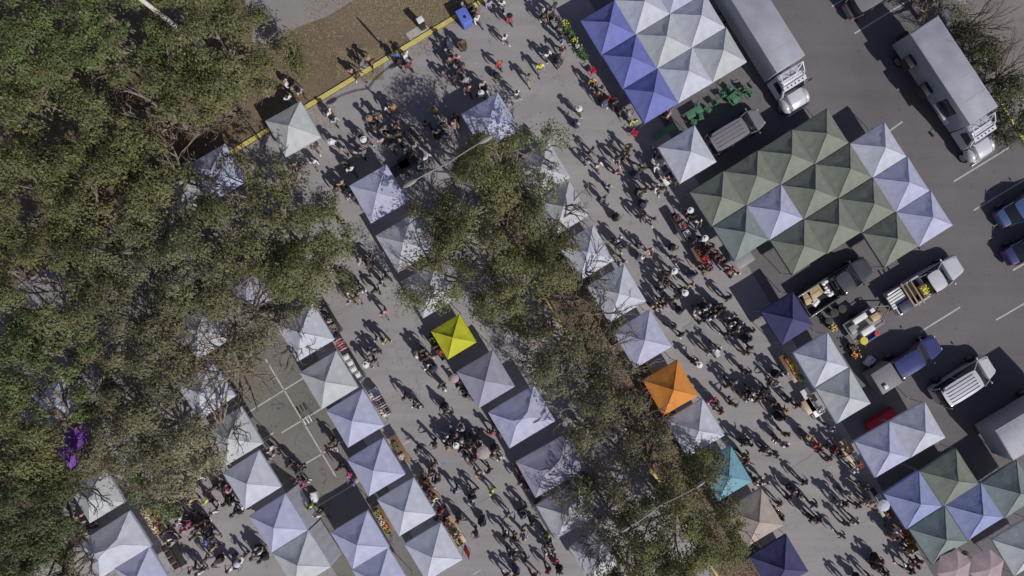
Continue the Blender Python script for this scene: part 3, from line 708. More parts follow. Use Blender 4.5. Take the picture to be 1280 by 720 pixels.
# ------------------------------------------------------------------ vehicles
M_rim = mat('alloy_rim', (.4, .4, .42), .35, .8)
M_lamp = mat('headlight_glass', (.6, .62, .65), .1, .2)
M_tail = mat('tail_light_red', (.35, .01, .01), .25)
def paint(n, c): return mat('car_paint_' + n, c, .32, .15, var=.04, coat=.6)
def wheels(root, xs, wd, r=.36, t=.24):
    for x in xs:
        for s_ in (-1, 1):
            m = MB(); MM = Matrix.Rotation(PI / 2, 3, 'X')
            m.lathe((x, s_ * wd, r), [(r * .7, -t / 2), (r * .96, -t / 2), (r, -t / 3), (r, t / 3), (r * .96, t / 2), (r * .7, t / 2)], 20, MM); wv = m.build('wheel', M_black, root)
            m = MB(); m.lathe((x, s_ * (wd + .012), r), [(r * .66, -t / 2), (r * .66, t / 2), (r * .2, t / 2 + .01)], 14, MM); m.build('rim', M_rim, wv)
def greenhouse(prof, w0, w1, root, pm, bevel=.06):
    m = MB(); m.side(prof, w0, w1, bevel); return m.build('windows', M_glass, root)
def roof_panel(x0, x1, wd, z, root, pm, ribs=0, bulge=.05, name='roof'):
    m = MB(); n = 8; k = 6; vs_ = []
    for i in range(n + 1):
        for j in range(k + 1):
            a = i / n; b_ = 2 * j / k - 1; ea = 1 - abs(2 * a - 1) ** 4
            hw = wd / 2 * (1 - .10 * abs(2 * a - 1) ** 3)
            vs_.append((x0 + (x1 - x0) * a + .05 * (1 - b_ * b_) * (2 * a - 1), hw * b_, z + bulge * ea * (1 - b_ ** 4)))
    lo = [(x, y, zz - .05) for x, y, zz in vs_]; q = len(vs_)
    g = lambda i, j: i * (k + 1) + j
    fs = [(g(i, j), g(i + 1, j), g(i + 1, j + 1), g(i, j + 1)) for i in range(n) for j in range(k)]
    m.add(vs_ + lo, fs + [tuple(q + a for a in f[::-1]) for f in fs])
    bd = [g(i, 0) for i in range(n)] + [g(n, j) for j in range(k)] + [g(i, k) for i in range(n, 0, -1)] + [g(0, j) for j in range(k, 0, -1)]
    m.add(vs_ + lo, [(bd[i], q + bd[i], q + bd[(i + 1) % len(bd)], bd[(i + 1) % len(bd)]) for i in range(len(bd))])
    r_ = m.build(name, pm, root, 40)
    for i in range(ribs):
        y = (i - (ribs - 1) / 2) * wd / (ribs + 1) ; m2 = MB(); m2.bbox(((x0 + x1) / 2 - .05, y, z + bulge * .95 + .015), (abs(x1 - x0) * .84, .035, .03), .01); m2.build('roof_rib', mat('rib_dark', (.16, .16, .17), .5), r_)
    return r_

def car(u, v, z, ang, kind, col, label, L_=4.5, W_=1.82, Hh=1.5, ribs=0, name='parked_car', cat='car', grp='vehicles parked behind the stalls', roofcol=None):
    c = P(u, v, z); root = empty(name, (c.x, c.y, 0), R(ang), label, cat, grp)
    pm = paint(*col); h = L_ / 2; belt = Hh * .60
    if kind == 'van':     hood = .95; cab = [(h * .62, belt), (h * .24, Hh - .06), (-h * .93, Hh - .04), (-h * .985, belt)]; roof = (h * .24, -h * .92); hx = h * .62
    elif kind == 'suv':   cab = [(h * .46, belt), (h * .08, Hh - .05), (-h * .80, Hh - .05), (-h * .95, belt)]; roof = (h * .08, -h * .80); hx = h * .46
    elif kind == 'pickup':cab = [(h * .56, belt), (h * .28, Hh - .05), (-h * .04, Hh - .05), (-h * .10, belt)]; roof = (h * .28, -h * .04); hx = h * .56
    else:                 cab = [(h * .38, belt), (h * .08, Hh - .05), (-h * .45, Hh - .05), (-h * .72, belt)]; roof = (h * .08, -h * .45); hx = h * .38
    if kind == 'pickup':
        body = [(h * .97, .30), (h, .55), (h * .97, belt * .80), (h * .90, belt * .93), (hx, belt + .02), (-h * .11, belt + .02), (-h * .11, .30)]
    else:
        body = [(h * .97, .28), (h, .50), (h * .98, belt * .78), (h * .90, belt * .90), (hx, belt + .02), (-h * .94, belt + .03), (-h * .99, belt * .8), (-h, .5), (-h * .97, .28)]
    m = MB(); m.side(body, W_, W_ * .90, .13, 4)
    # pull the nose and tail corners in so the plan is rounded
    m.v = [(x, y * (1 - .34 * max(0, (abs(x) - h * .62) / (h * .38)) ** 2), zz) for x, y, zz in m.v]
    bo = m.build('body', pm, root, 40)
    m = MB(); m.side([(hx + .05, belt + .005), (h * .92, belt * .95)] + [(h * .92, belt * .90), (hx + .05, belt * .95)], W_ * .74, W_ * .74, .015, 1); m.v = [(x, y * (1 - .34 * max(0, (x - hx) / (h - hx)) ** 1.6), zz) for x, y, zz in m.v]; m.build('hood', pm, root, 40)
    m = MB(); m.side(cab, W_ * .90, W_ * .76, .06); m.build('windows', M_glass, root, 30)
    for s_ in (-1, 1):
        pr = [(cab[0], cab[1]), (cab[2], cab[3])]
        for (a, b_) in pr: pl_ = MB(); pl_.tube([(a[0], s_ * W_ * .445, a[1]), (b_[0], s_ * W_ * .375, b_[1] + .03)], .035, 5); pl_.build('pillar', pm, root)
        mx = (cab[1][0] + cab[2][0]) / 2; pl_ = MB(); pl_.tube([(mx, s_ * W_ * .447, belt), (mx, s_ * W_ * .378, Hh - .03)], .03, 5); pl_.build('pillar', pm, root)
    rc = paint(*roofcol) if roofcol else pm
    roof_panel(roof[1], roof[0], W_ * .77, Hh - .045, root, rc, ribs)
    wheels(root, (h * .62, -h * .60), W_ / 2 - .12, .34 if kind != 'pickup' else .38)
    for s_ in (-1, 1):
        m = MB(); m.ball((h * .93, s_ * W_ * .28, belt * .76), 1, 8, 6, (.12, .15, .09)); m.build('headlight', M_lamp, root)
        m = MB(); m.ball((hx * .95, s_ * (W_ / 2 + .08), belt + .12), 1, 8, 6, (.07, .12, .08)); m.build('mirror', pm, root)
        m = MB(); m.bbox((-h * (.985 if kind != 'pickup' else .99), s_ * W_ * (.40 if kind == 'pickup' else .28), belt * .85), (.06, .14, .26), .02); m.build('tail_light', M_tail, root)
    m = MB(); m.bbox((h * .985, 0, .52), (.06, W_ * .5, .2), .02); m.build('grille', M_dark, root)
    if kind == 'pickup':
        x0, x1 = -h, -h * .12; bz = belt + .03
        m = MB(); m.box(((x0 + x1) / 2, 0, .62), (x1 - x0 - .02, W_ * .9, .06))
        for s_ in (-1, 1): m.bbox(((x0 + x1) / 2, s_ * (W_ / 2 - .07), (bz + .32) / 2), (x1 - x0, .13, bz - .32), .03)
        m.bbox((x0 + .04, 0, (bz + .32) / 2), (.08, W_ - .16, bz - .36), .03); m.build('bed', pm, root, 40)
        m = MB(); m.box(((x0 + x1) / 2, 0, .665), (x1 - x0 - .14, W_ * .82, .02)); m.build('bed_liner', M_black, root)
    return root, bo

car(921, 163, 1.2, 31, 'van', ('silver', (.20, .19, .21)), 'silver-grey minivan with ribbed roof between the single white tent and the truck', 4.75, 1.9, 1.72, 4, 'minivan', 'van')
car(1047, 356, 1.0, 33, 'pickup', ('charcoal', (.055, .058, .072)), 'dark grey pickup below the green block with cardboard in its bed', 6.0, 1.9, 1.75, 0, 'pickup_truck', 'pickup')
car(1160, 354, 1.0, 32, 'pickup', ('white', (.50, .51, .55)), 'white pickup loaded with timber rails and yellow fruit', 6.1, 1.9, 1.72, 0, 'pickup_truck', 'pickup')
car(1144, 447, 1.0, 31, 'suv', ('blue', (.030, .040, .15)), 'dark blue car behind the grey box trailer', 4.5, 1.85, 1.6, 0, 'parked_car', 'car')
car(1208, 476, 1.2, 32, 'van', ('white', (.50, .51, .55)), 'white van with a ribbed roof beside the dark blue car', 5.0, 1.95, 1.95, 5, 'white_van', 'van')
car(1284, 256, 1.0, 31, 'sedan', ('deepblue', (.05, .09, .20)), 'dark blue car at the right edge, upper of the two side by side', 4.6, 1.82, 1.45, grp='cars at the right edge')
car(1293, 304, 1.0, 31, 'sedan', ('indigo', (.03, .035, .13)), 'indigo car at the right edge, lower of the two side by side', 4.5, 1.82, 1.5, grp='cars at the right edge')
car(1094, -6, 1.0, 31, 'suv', ('silver', (.24, .24, .26)), 'silver car cut by the top edge beside the parking bays', 4.6, 1.85, 1.6)

def box_truck(u, v, z, ang, Lb, label, Hh=3.35, hatch=False, cab=True, col=('white', (.50, .51, .55)), wd=2.38):
    """u, v: middle of the box roof"""
    c = P(u, v, z); root = empty('box_truck', (c.x, c.y, 0), R(ang), label, 'truck', 'box trucks')
    pm = paint(*col); Mb = mat('box_panel_grey', (.30, .31, .34), .55, var=.08, scale=1.5); Mr = mat('box_roof_grey', (.27, .29, .33), .6, var=.16, scale=.8)
    m = MB(); m.bbox((0, 0, (1.0 + Hh) / 2), (Lb, wd, Hh - 1.0), .06); m.build('cargo_box', Mb, root)
    m = MB(); m.bbox((0, 0, Hh + .012), (Lb - .10, wd - .12, .03), .012); ro = m.build('roof', Mr, root)
    m = MB()
    for k in range(1, 5): m.box((-Lb / 2 + k * Lb / 5, 0, Hh + .029), (.035, wd - .2, .008))
    m.build('roof_seams', Mb, ro, None)
    for s_ in (-1, 1):
        m = MB(); m.bbox((0, s_ * (wd / 2 - .03), Hh - .02), (Lb + .02, .07, .08), .02); m.build('roof_rail', Mb, root)
    m = MB(); m.bbox((-Lb * .05, 0, .85), (Lb * .98, .9, .22), .03); m.build('chassis', M_dark, root)
    wheels(root, (-Lb / 2 + 1.3,), wd / 2 - .25, .46, .42)
    if hatch:
        m = MB(); m.bbox((Lb * .27, -wd / 2 - .006, 2.35), (1.3, .05, .9), .02); wn = m.build('serving_window', M_glass, root)
        m = MB(); m.bbox((Lb * .27, -wd / 2 - .22, 1.86), (1.4, .4, .05), .01); m.build('counter', M_rim, wn)
        m = MB(); m.bbox((Lb * .36, -wd / 2 - .02, 1.35), (.9, .06, .6), .02); m.build('side_panel', paint('white', (.5, .51, .55)), root)
        for x, z_ in ((-Lb * .28, 1.9), (Lb * .02, 1.7)):
            m = MB(); m.bbox((x, -wd / 2 - .30, z_), (.9, .6, .75), .03); m.build('cooling_unit', M_dark, root)
    if cab:
        x0 = Lb / 2 + .12
        m = MB(); m.side([(x0, .75), (x0, 2.45), (x0 + .55, 2.55), (x0 + 1.15, 2.35), (x0 + 1.55, 1.65), (x0 + 1.6, .75)], 2.1, 1.85, .09, 3); m.build('cab', pm, root, 40)
        m = MB(); m.side([(x0 + 1.12, 2.33), (x0 + 1.55, 1.66), (x0 + 1.62, 1.66), (x0 + 1.19, 2.36)], 1.75, 1.6, .01, 1); m.build('windshield', M_glass, root)
        for s_ in (-1, 1):
            m = MB(); m.side([(x0 + .3, 1.65), (x0 + .35, 2.25), (x0 + 1.05, 2.22), (x0 + 1.35, 1.65)], .05, .05, .01, 1)
            m.v = [(x, y + s_ * (1.03 - .09 * (z_ - 1.65) / .6), z_) for x, y, z_ in m.v]; m.build('side_window', M_glass, root)
            m = MB(); m.tube([(x0 + 1.3, s_ * 1.0, 2.0), (x0 + 1.5, s_ * 1.38, 2.05)], .02, 5); m.bbox((x0 + 1.5, s_ * 1.38, 1.9), (.08, .2, .42), .02); m.build('mirror', M_dark, root)
            m = MB(); m.ball((x0 + 2.15, s_ * .86, .95), 1, 12, 8, (.62, .30, .42)); m.build('mudguard', pm, root)
            m = MB(); m.ball((x0 + 2.72, s_ * .80, 1.0), 1, 8, 6, (.1, .17, .13)); m.build('headlight', M_lamp, root)
        m = MB(); m.side([(x0 + 1.5, .75), (x0 + 1.5, 1.68), (x0 + 2.4, 1.52), (x0 + 2.78, 1.32), (x0 + 2.85, .75)], 1.5, 1.25, .11, 3)
        m.v = [(x, y * (1 - .16 * max(0, (x - x0 - 2.0) / .85) ** 2), z_) for x, y, z_ in m.v]; m.build('hood', pm, root, 40)
        m = MB(); m.bbox((x0 + 2.92, 0, .62), (.14, 2.0, .3), .04); m.build('bumper', M_rim, root)
        # open wind deflector frame on the cab roof
        m = MB(); yy = .95
        for s_ in (-1, 1): m.tube([(x0 + .1, s_ * yy, 2.5), (x0 + .15, s_ * yy, 3.1), (x0 + .75, s_ * yy * .95, 2.75), (x0 + .95, s_ * yy * .9, 2.5)], .045, 6)
        for x, z_ in ((x0 + .15, 3.1), (x0 + .75, 2.75)): m.tube([(x, -yy, z_), (x, yy, z_)], .04, 6)
        m.tube([(x0 + .15, -yy, 3.1), (x0 + .75, 0, 2.75)], .025, 5); m.tube([(x0 + .15, yy, 3.1), (x0 + .75, 0, 2.75)], .025, 5); m.tube([(x0 + .15, 0, 3.1), (x0 + .75, yy * .5, 2.75)], .025, 5); m.build('deflector_frame', paint('white', (.5, .51, .55)), root)
        m = MB(); m.side([(x0 + .98, 2.46), (x0 + 1.32, 2.36), (x0 + 1.32, 2.40), (x0 + .98, 2.50)], 1.9, 1.9, .01, 1); vis = m.build('sun_visor', pm, root)
        m = MB()
        for k in range(5): m.bbox((x0 + 1.15, (k - 2) * .32, 2.48), (.12, .08, .05), .02)
        m.build('marker_lights', M_dark, vis)
        wheels(root, (x0 + 2.15,), .92, .44, .28)
    return root
box_truck(955, 27, 3.3, -58, 7.2, 'grey box truck with white bonnet at the top, beside the nine-tent block')
box_truck(1192, 88, 3.3, -56.5, 7.8, 'grey box truck with serving window parked by the dark shrubs', hatch=True)
box_truck(1300, 530, 3.2, 211, 6.0, 'pale grey box truck cut by the right edge below the white van', Hh=3.2, cab=False, wd=2.5)

# grey box trailer, flatbed with its load
def thing(name, u, v, z, ang, label, cat, grp=None): c = P(u, v, z); return empty(name, (c.x, c.y, 0), R(ang), label, cat, grp)
r_ = thing('box_trailer', 1108, 473, 1.6, 32, 'low grey box trailer with a white vent on its roof', 'trailer')
m = MB(); m.bbox((0, 0, 1.0), (1.75, 1.75, 1.3), .04); m.build('body', mat('trailer_grey', (.16, .155, .17), .6, var=.08), r_)
m = MB(); m.bbox((-.42, -.45, 1.74), (.3, .3, .18), .03); m.build('roof_vent', M_plastic['white'], r_)
m = MB(); m.tube([(.8, .4, .45), (1.6, 0, .45)], .04, 5); m.tube([(.8, -.4, .45), (1.6, 0, .45)], .04, 5); m.build('drawbar', M_dark, r_)
wheels(r_, (0,), .95, .3, .2)
r_ = thing('flatbed_trailer', 1080, 405, .7, 33, 'small flatbed trailer with a steel drawbar behind the white pickup', 'trailer')
m = MB(); m.bbox((0, 0, .55), (2.7, 1.6, .1), .02); m.build('deck', mat('weathered_deck', (.22, .21, .20), .85, var=.2, scale=5), r_)
m = MB()
for s_ in (-1, 1): m.tube([(1.3, s_ * .7, .55), (2.5, 0, .5)], .045, 6)
m.tube([(-1.35, -.8, .75), (-1.35, .8, .75)], .03, 6); m.tube([(1.35, -.8, .75), (1.35, .8, .75)], .03, 6)
for s_ in (-1, 1): m.tube([(-1.35, s_ * .8, .75), (1.35, s_ * .8, .75)], .03, 6)
m.build('drawbar', M_rim, r_); wheels(r_, (-.1,), .9, .3, .18)

def crate(u, v, z, ang, dx, dy, dz, col, label, cat='crate', grp=None, z0=0.0, lid=False, fill=None, name='crate', fillcol=None):
    """open box with a rim (or a lid) and optionally something piled in it"""
    r = thing(name, u, v, z, ang, label, cat, grp); m = MB(); t = .025
    m.box((0, 0, z0 + .015), (dx, dy, .03))
    for s_ in (-1, 1): m.box((s_ * (dx / 2 - t / 2), 0, z0 + dz / 2 + .016), (t, dy, dz)); m.box((0, s_ * (dy / 2 - t / 2), z0 + dz / 2 + .016), (dx - 2 * t - .002, t, dz - .004))
    m.build('box', M_plastic.get(col) or M_wood, r, None)
    if lid: m = MB(); m.bbox((0, 0, z0 + dz + .04), (dx + .04, dy + .04, .05), .015); m.build('lid', M_plastic.get(col) or M_wood, r)
    if fill:
        m = MB(); rn = random.Random(int(u * 3 + v)); sz = fill
        for k in range(max(4, int(dx * dy / (sz * sz * 2.0)))):
            m.ball((rn.uniform(-1, 1) * (dx / 2 - sz), rn.uniform(-1, 1) * (dy / 2 - sz), z0 + dz - .01 + rn.uniform(-.02, .05)), sz * rn.uniform(.8, 1.1), 6, 4)
        m.build('contents', fillcol, r)
    return r
PR = {n: mat('produce_' + n, c, .6, island=.35) for n, c in dict(yellow=(.55, .50, .06), green=(.12, .20, .05), red=(.35, .05, .04), orange=(.60, .24, .04), white=(.55, .52, .48), tan=(.42, .32, .20), brown=(.20, .12, .07), purple=(.16, .06, .16), pink=(.50, .22, .26)).items()}
# load of the white pickup
lo = 'load of the white pickup'
crate(1158, 361, 1.0, 32, 1.0, .8, .42, 'tan', 'basket of yellow fruit behind the cab of the white pickup', 'basket', lo, .72, fill=.07, fillcol=PR['yellow'])
for k, (u, v) in enumerate([(1135, 369), (1141, 368), (1147, 365)]):
    r = thing('timber_rail', u, v, 1.3, -58, f'pale timber rail laid across the white pickup bed, {["tailgate side","middle","cab side"][k]}', 'plank', lo); m = MB(); m.bbox((0, 0, 1.28), (2.0, .12, .06), .01); m.build('plank', M_wood, r)
r = thing('folding_table', 1122, 374, 1.1, 32, 'stacked white folding tables in the tail of the white pickup bed', 'table', lo); m = MB()
for k in range(5): m.bbox((0, -.45 + k * .22, 1.06), (1.3, .16, .06), .01)
m.build('boards', M_plastic['white'], r)
r = thing('cool_box', 1132, 382, 1.1, 32, 'navy cool box on the near side of the white pickup bed', 'cool box', lo); m = MB(); m.bbox((0, 0, .98), (1.1, .72, .5), .03); m.build('body', mat('navy_plastic', (.03, .03, .07), .5), r); m = MB(); m.bbox((0, 0, 1.25), (1.12, .74, .06), .02); m.build('lid', mat('navy_plastic', (.03, .03, .07), .5), r)
lo = 'load of the dark pickup'
for k, (u, v, dx, dy, a, c_, nm, lb) in enumerate([(1018, 366, .95, .8, 35, 'tan', 'cardboard_box', 'flattened cardboard boxes at the middle of the dark pickup bed'), (1010, 373, .6, .9, 20, 'tan', 'cardboard_box', 'torn cardboard box near the tailgate of the dark pickup'),
                        (1019, 378, .5, .5, 50, 'white', 'cardboard_box', 'pale carton by the side wall of the dark pickup bed')]):
    r = thing(nm, u, v, 1.0, a, lb, 'box', lo); m = MB(); m.bbox((0, 0, .85), (dx, dy, .32), .015); m.box((dx * .55, 0, 1.0), (dx * .2, dy * .9, .02), M=Matrix.Rotation(.4, 3, 'Y')); m.build('carton', M_plastic[c_], r); m = MB(); m.box((0, 0, 1.013), (dx * .98, .06, .004)); m.build('tape', M_plastic['brown'], r)
for k, (u, v) in enumerate([(1030, 355), (1035, 362), (1038, 368)]):
    r = thing('plastic_bag', u, v, 1.0, 0, f'crumpled white plastic bag in the dark pickup bed, {["by the far side wall","between two other bags","by the near side wall"][k]}', 'bag', lo); m = MB(); rn = random.Random(k)
    for q in range(5): m.ball((rn.uniform(-.2, .2), rn.uniform(-.2, .2), .82 + rn.uniform(-.05, .12)), rn.uniform(.12, .2), 6, 5, (1.1, .8, .8))
    m.build('bag', M_plastic['white'], r, 20)
lo = 'boxes on the flatbed trailer'
for (u, v, dx, dy, dz, c_, lb) in [(1074, 398, 1.1, .38, .5, 'white', 'long white cool box on the far side of the flatbed'), (1084, 413, 1.05, .4, .5, 'white', 'long white cool box on the near side of the flatbed'), (1094, 396, .62, .5, .4, 'tan', 'tan cardboard carton beside the drawbar on the flatbed'),
                                   (1069, 411, .7, .6, .22, 'grey', 'flat grey carton at the tail corner of the flatbed'), (1100, 392, .35, .3, .35, 'brown', 'small brown box at the drawbar corner of the flatbed'), (1091, 388, .32, .3, .3, 'white', 'small white box beside the tan carton on the flatbed')]:
    r = thing('cargo_box', u, v, .95, 33, lb, 'box', lo); m = MB(); m.bbox((0, 0, .6 + dz / 2), (dx, dy, dz - .06), .02); m.build('body', M_plastic[c_], r); m = MB(); m.bbox((0, 0, .6 + dz), (dx + .02, dy + .02, .05), .015); m.build('lid', M_plastic[c_], r)
lo = 'gear behind the joined white tents'
def bucket(u, v, r0, hh, col, label, fill=None, cat='bucket', name='bucket'):
    r = thing(name, u, v, hh, 0, label, cat, lo); m = MB(); m.lathe((0, 0, 0), [(r0 * .8, 0), (r0, hh), (r0 * 1.05, hh), (r0 * 1.05, hh - .03)], 16); m.build('body', M_plastic[col], r)
    if fill:
        m = MB(); rn = random.Random(int(u))
        for q in range(26): a = rn.uniform(0, 6.3); d = rn.uniform(0, r0 * 1.35); m.ball((d * math.cos(a), d * math.sin(a), hh + rn.uniform(.05, .35)), .065, 6, 4)
        m.build('flowers', PR[fill], r)
    else: m = MB(); m.lathe((0, 0, hh), [(r0 * 1.06, .005), (r0 * 1.06, .04), (r0 * .3, .05)], 16); m.build('lid', M_plastic[col], r)
bucket(1040, 408, .26, .5, 'black', 'bucket of yellow flowers behind the navy tent', 'yellow'); bucket(1069, 443, .28, .5, 'black', 'bucket of orange flowers beside the joined white tents', 'orange')
bucket(1080, 426, .28, .8, 'yellow', 'round mustard-yellow drum at the flatbed corner'); bucket(1096, 417, .18, .4, 'red', 'small red tub at the end of the blue tray'); bucket(1043, 391, .3, .8, 'black', 'black bin with lid behind the yellow flowers')
bucket(1053, 386, .3, .8, 'black', 'black bin touching the shade of the flatbed'); bucket(1066, 434, .26, .5, 'black', 'black tub above the orange flowers', 'brown'); bucket(1036, 401, .24, .7, 'black', 'black bin nearer the navy tent')
crate(1089, 421, .4, 33, .75, .4, .3, 'blue', 'blue tray between the yellow drum and the red tub', 'tray', lo, name='tray')
r = thing('cool_box', 1088, 452, .5, 50, 'white cool box with a dark cup hole below the orange flowers', 'cool box', lo); m = MB(); m.bbox((0, 0, .25), (.75, .5, .42), .05); m.build('body', M_plastic['white'], r); m = MB(); m.bbox((0, 0, .49), (.77, .52, .06), .02); l_ = m.build('lid', M_plastic['white'], r); m = MB(); m.lathe((.18, 0, .515), [(.06, 0), (.06, .012)], 12); m.build('cup_hole', M_black, l_)

# dark red cloth stall between the joined pair and the road-side pair
r = thing('cloth_covered_table', 1104, 527, .8, 32, 'table under a dark red cloth above the road-side white pair', 'table'); m = MB(); m.bbox((0, 0, .74), (2.3, .95, .05), .02); m.build('top', M_wood, r)
m = MB(); m.side([(-1.2, .3), (-1.17, .78), (1.17, .78), (1.2, .3)], 1.06, .98, .02, 1); m.build('cloth', CL['red'], r)
for sx in (-1, 1):
    for sy in (-1, 1): m = MB(); m.box((sx * 1.05, sy * .4, .36), (.05, .05, .7)); m.build('leg', M_leg, r)

# ------------------------------------------------------------------ stall tables and crates
def table(u, v, ang, L_, W_, label, col='white', grp='stall tables', z=.75):
    r = thing('stall_table', u, v, z, ang, label, 'table', grp); m = MB(); m.bbox((0, 0, z - .02), (L_, W_, .04), .01); m.build('top', M_plastic.get(col) or M_wood, r)
    for sx in (-1, 1):
        for sy in (-1, 1): m = MB(); m.tube([(sx * (L_ / 2 - .12), sy * (W_ / 2 - .08), 0), (sx * (L_ / 2 - .16), sy * (W_ / 2 - .1), z - .04)], .018, 6); m.build('leg', M_leg, r)
    return r
SETS = [ # u, v, label of tent, direction (+1 main road/right side, -1 left), table colour, crate colours, fills
 (381, 415, 'the topmost left-lane tent', 1, 'black', 'gbg', 'pwb'), (411, 475, 'the crumple-peaked tent', 1, 'black', 'wwww', '----'), (444, 523, 'the clothing stall tent', 1, 'white', 'wgt', 'wpw'), (470, 584, 'the tent over the dark shade', 1, 'brown', 'bt', 'gw'),
 (508, 634, 'the bright deep-peaked tent', 1, 'brown', 'btbt', 'grwg'), (542, 690, 'the tent with the red banner', 1, 'tan', 'ttb', 'twt'), (450, 675, 'the joined lavender pair', 1, 'brown', 'tbtbt', 'gtwog'), (178, 719, 'the lavender tent by the dense crowd', 1, 'black', 'bbbb', '----'),
 (143, 681, 'the wide hipped tent', 1, 'tan', 'ttttt', 'twtwt'), (121, 619, 'the veiled pale tent', -1, 'brown', 'yb', 'yp'),
 (567, 421, 'the yellow tent', -1, 'black', 'bb', 'gr'), (607, 474, 'the grey-lilac tent', -1, 'black', 'bg', 'pb'), (652, 521, 'the large hipped lavender tent', -1, 'black', 'bgb', 'rwp'), (689, 582, 'the wide shaded lilac tent', -1, 'brown', 'brb', 'rwr'),
 (871, 186, 'the single white tent', 0, 'black', '', ''),
 (859, 193, 'the single white tent', -1, 'white', 'wgb', 'wpg'), (1026, 450, 'the upper joined white tent', -1, 'brown', 'tytb', 'oyog'), (1054, 495, 'the lower joined white tent', -1, 'white', 'tw', 'tw'), (1103, 562, 'the road-side white pair', -1, 'tan', 'twb', 'twr'),
 (1141, 625, 'the slate blue corner tent', -1, 'black', 'wbb', 'wgr'), (1173, 669, 'the lowest grey-green tent', -1, 'brown', 'tbo', 'rog'), (882, 266, 'the green road-corner tent', -1, 'black', 'bgw', 'prw'), (911, 309, 'the jutting grey-green tent', -1, 'brown', 'brb', 'rrp')]
CC = dict(w='white', g='grey', b='brown', t='tan', y='yellow', o='orange', r='red')
FC = dict(p='purple', w='white', b='brown', g='green', r='red', t='tan', o='orange', y='yellow')
for (u, v, nm, sd_, tc, cr, fl) in SETS:
    if not sd_: continue
    c = P(u, v, 2.12); hw = 2.2 if 'wide hip' in nm or 'wide sh' in nm else 1.5
    if 'large' in nm: hw = 1.9
    q = Vector((c.x, c.y, 0)) + U * sd_ * (hw + .12); pu, pv = 640 + q.x * S, 360 - q.y * S
    table(pu, pv, ANG + 90, 2.3, .62, f'{tc} stall table along the lane side of {nm}', tc)
    pd = P(pu, pv, 0); n = len(cr)
    for k in range(n):
        t = (k - (n - 1) / 2) * 2.1 / n; s3 = pd + V * t + U * .04 * (k % 2)
        c2 = CC[cr[k]]; f_ = fl[k]
        where = ['first', 'second', 'third', 'fourth', 'fifth'][k]
        lb = f'{c2} crate' + (f' of {FC[f_]} goods' if f_ in FC else '') + f', {where} down the table of {nm}'
        r = empty('crate', (s3.x, s3.y, 0), R(ANG), lb, 'crate', 'crates on the stall tables'); dx, dy = .46, min(.5, 1.8 / n)
        m = MB(); m.box((0, 0, .765), (dx, dy, .02))
        for s_ in (-1, 1): m.box((s_ * dx / 2, 0, .84), (.02, dy, .15)); m.box((0, s_ * dy / 2, .84), (dx - .022, .02, .148))
        m.build('box', M_plastic[c2], r, None)
        rn = random.Random(k * 7 + int(u)); m = MB()
        if f_ in FC:
            for z in range(16): m.ball((rn.uniform(-.17, .17), rn.uniform(-.42, .42) * dy, .88 + rn.uniform(0, .06)), rn.uniform(.045, .07), 6, 4)
            m.build('contents', PR[FC[f_]], r)
        else:
            m.bbox((0, 0, .90), (dx * .8, dy * .7, .08), .02); m.build('contents', M_plastic['white'] if c2 == 'white' else M_dark, r)

# pale table under the green corner, low walls etc.
table(928, 322, 32, 1.5, 1.3, 'pale square table in the gap of the green block by the road', 'grey', z=.76)
table(1011, 508, ANG + 90, 1.1, .7, 'pale table in the open beside the lower joined white tent', 'tan')

# green chairs and tables beside the restaurant block
def chair(u, v, ang, col, label, grp):
    r = thing('plastic_chair', u, v, .5, ang, label, 'chair', grp); M = M_plastic[col]
    m = MB(); m.bbox((0, 0, .44), (.44, .44, .04), .015); m.build('seat', M, r)
    m = MB(); m.bbox((-.21, 0, .68), (.04, .42, .40), .015); m.build('backrest', M, r)
    for s_ in (-1, 1): m = MB(); m.bbox((0, s_ * .22, .64), (.40, .04, .03), .01); m.build('armrest', M, r)
    for sx in (-1, 1):
        for sy in (-1, 1): m = MB(); m.tube([(sx * .22, sy * .21, 0), (sx * .18, sy * .18, .43)], .02, 5); m.build('leg', M, r)
GC = [(858, 171, 20), (851, 178, 40), (867, 152, 75), (876, 146, 10), (885, 137, 60), (903, 118, 100), (918, 127, 30), (926, 119, 70), (931, 110, 15), (912, 110, 50), (893, 128, 120), (938, 117, 40)]
for k, (u, v, a) in enumerate(GC):
    chair(u, v, a, 'green', f'green plastic chair below the white nine-tent block, number {k + 1} counted up from the violet tents' if 0 else 'green plastic chair, ' + ['next to the long green bench', 'at the lower end beside the minivan tail', 'below the square green table', 'above the minivan rear window', 'between the two square green tables', 'under the white tent edge, half shaded', 'beside the minivan windshield', 'up against the folded green board', 'closest to the truck side', 'deep in the tent shade', 'touching the middle green table', 'last before the truck cab'][k], 'green chairs of the eating area')
for (u, v, a, L_, W_, lb) in [(830, 165, 30, 1.8, .45, 'long green slatted bench beside the single white tent'), (868, 140, 31, 1.3, .6, 'square green table near the middle of the eating area'), (918, 122, 40, .95, .75, 'bright green folded board next to the truck')]:
    table(u, v, a, L_, W_, lb, 'green', 'green furniture of the eating area', .62 if W_ > .5 else .46)
for k, (u, v, lb) in enumerate([(741, 88, 'red folding chair, uppermost along the violet tents'), (762, 124, 'red folding chair, middle one along the violet tents'), (793, 166, 'red folding chair at the corner of the violet tents')]): chair(u, v, 30 + 20 * k, 'red', lb, 'red chairs beside the violet tents')
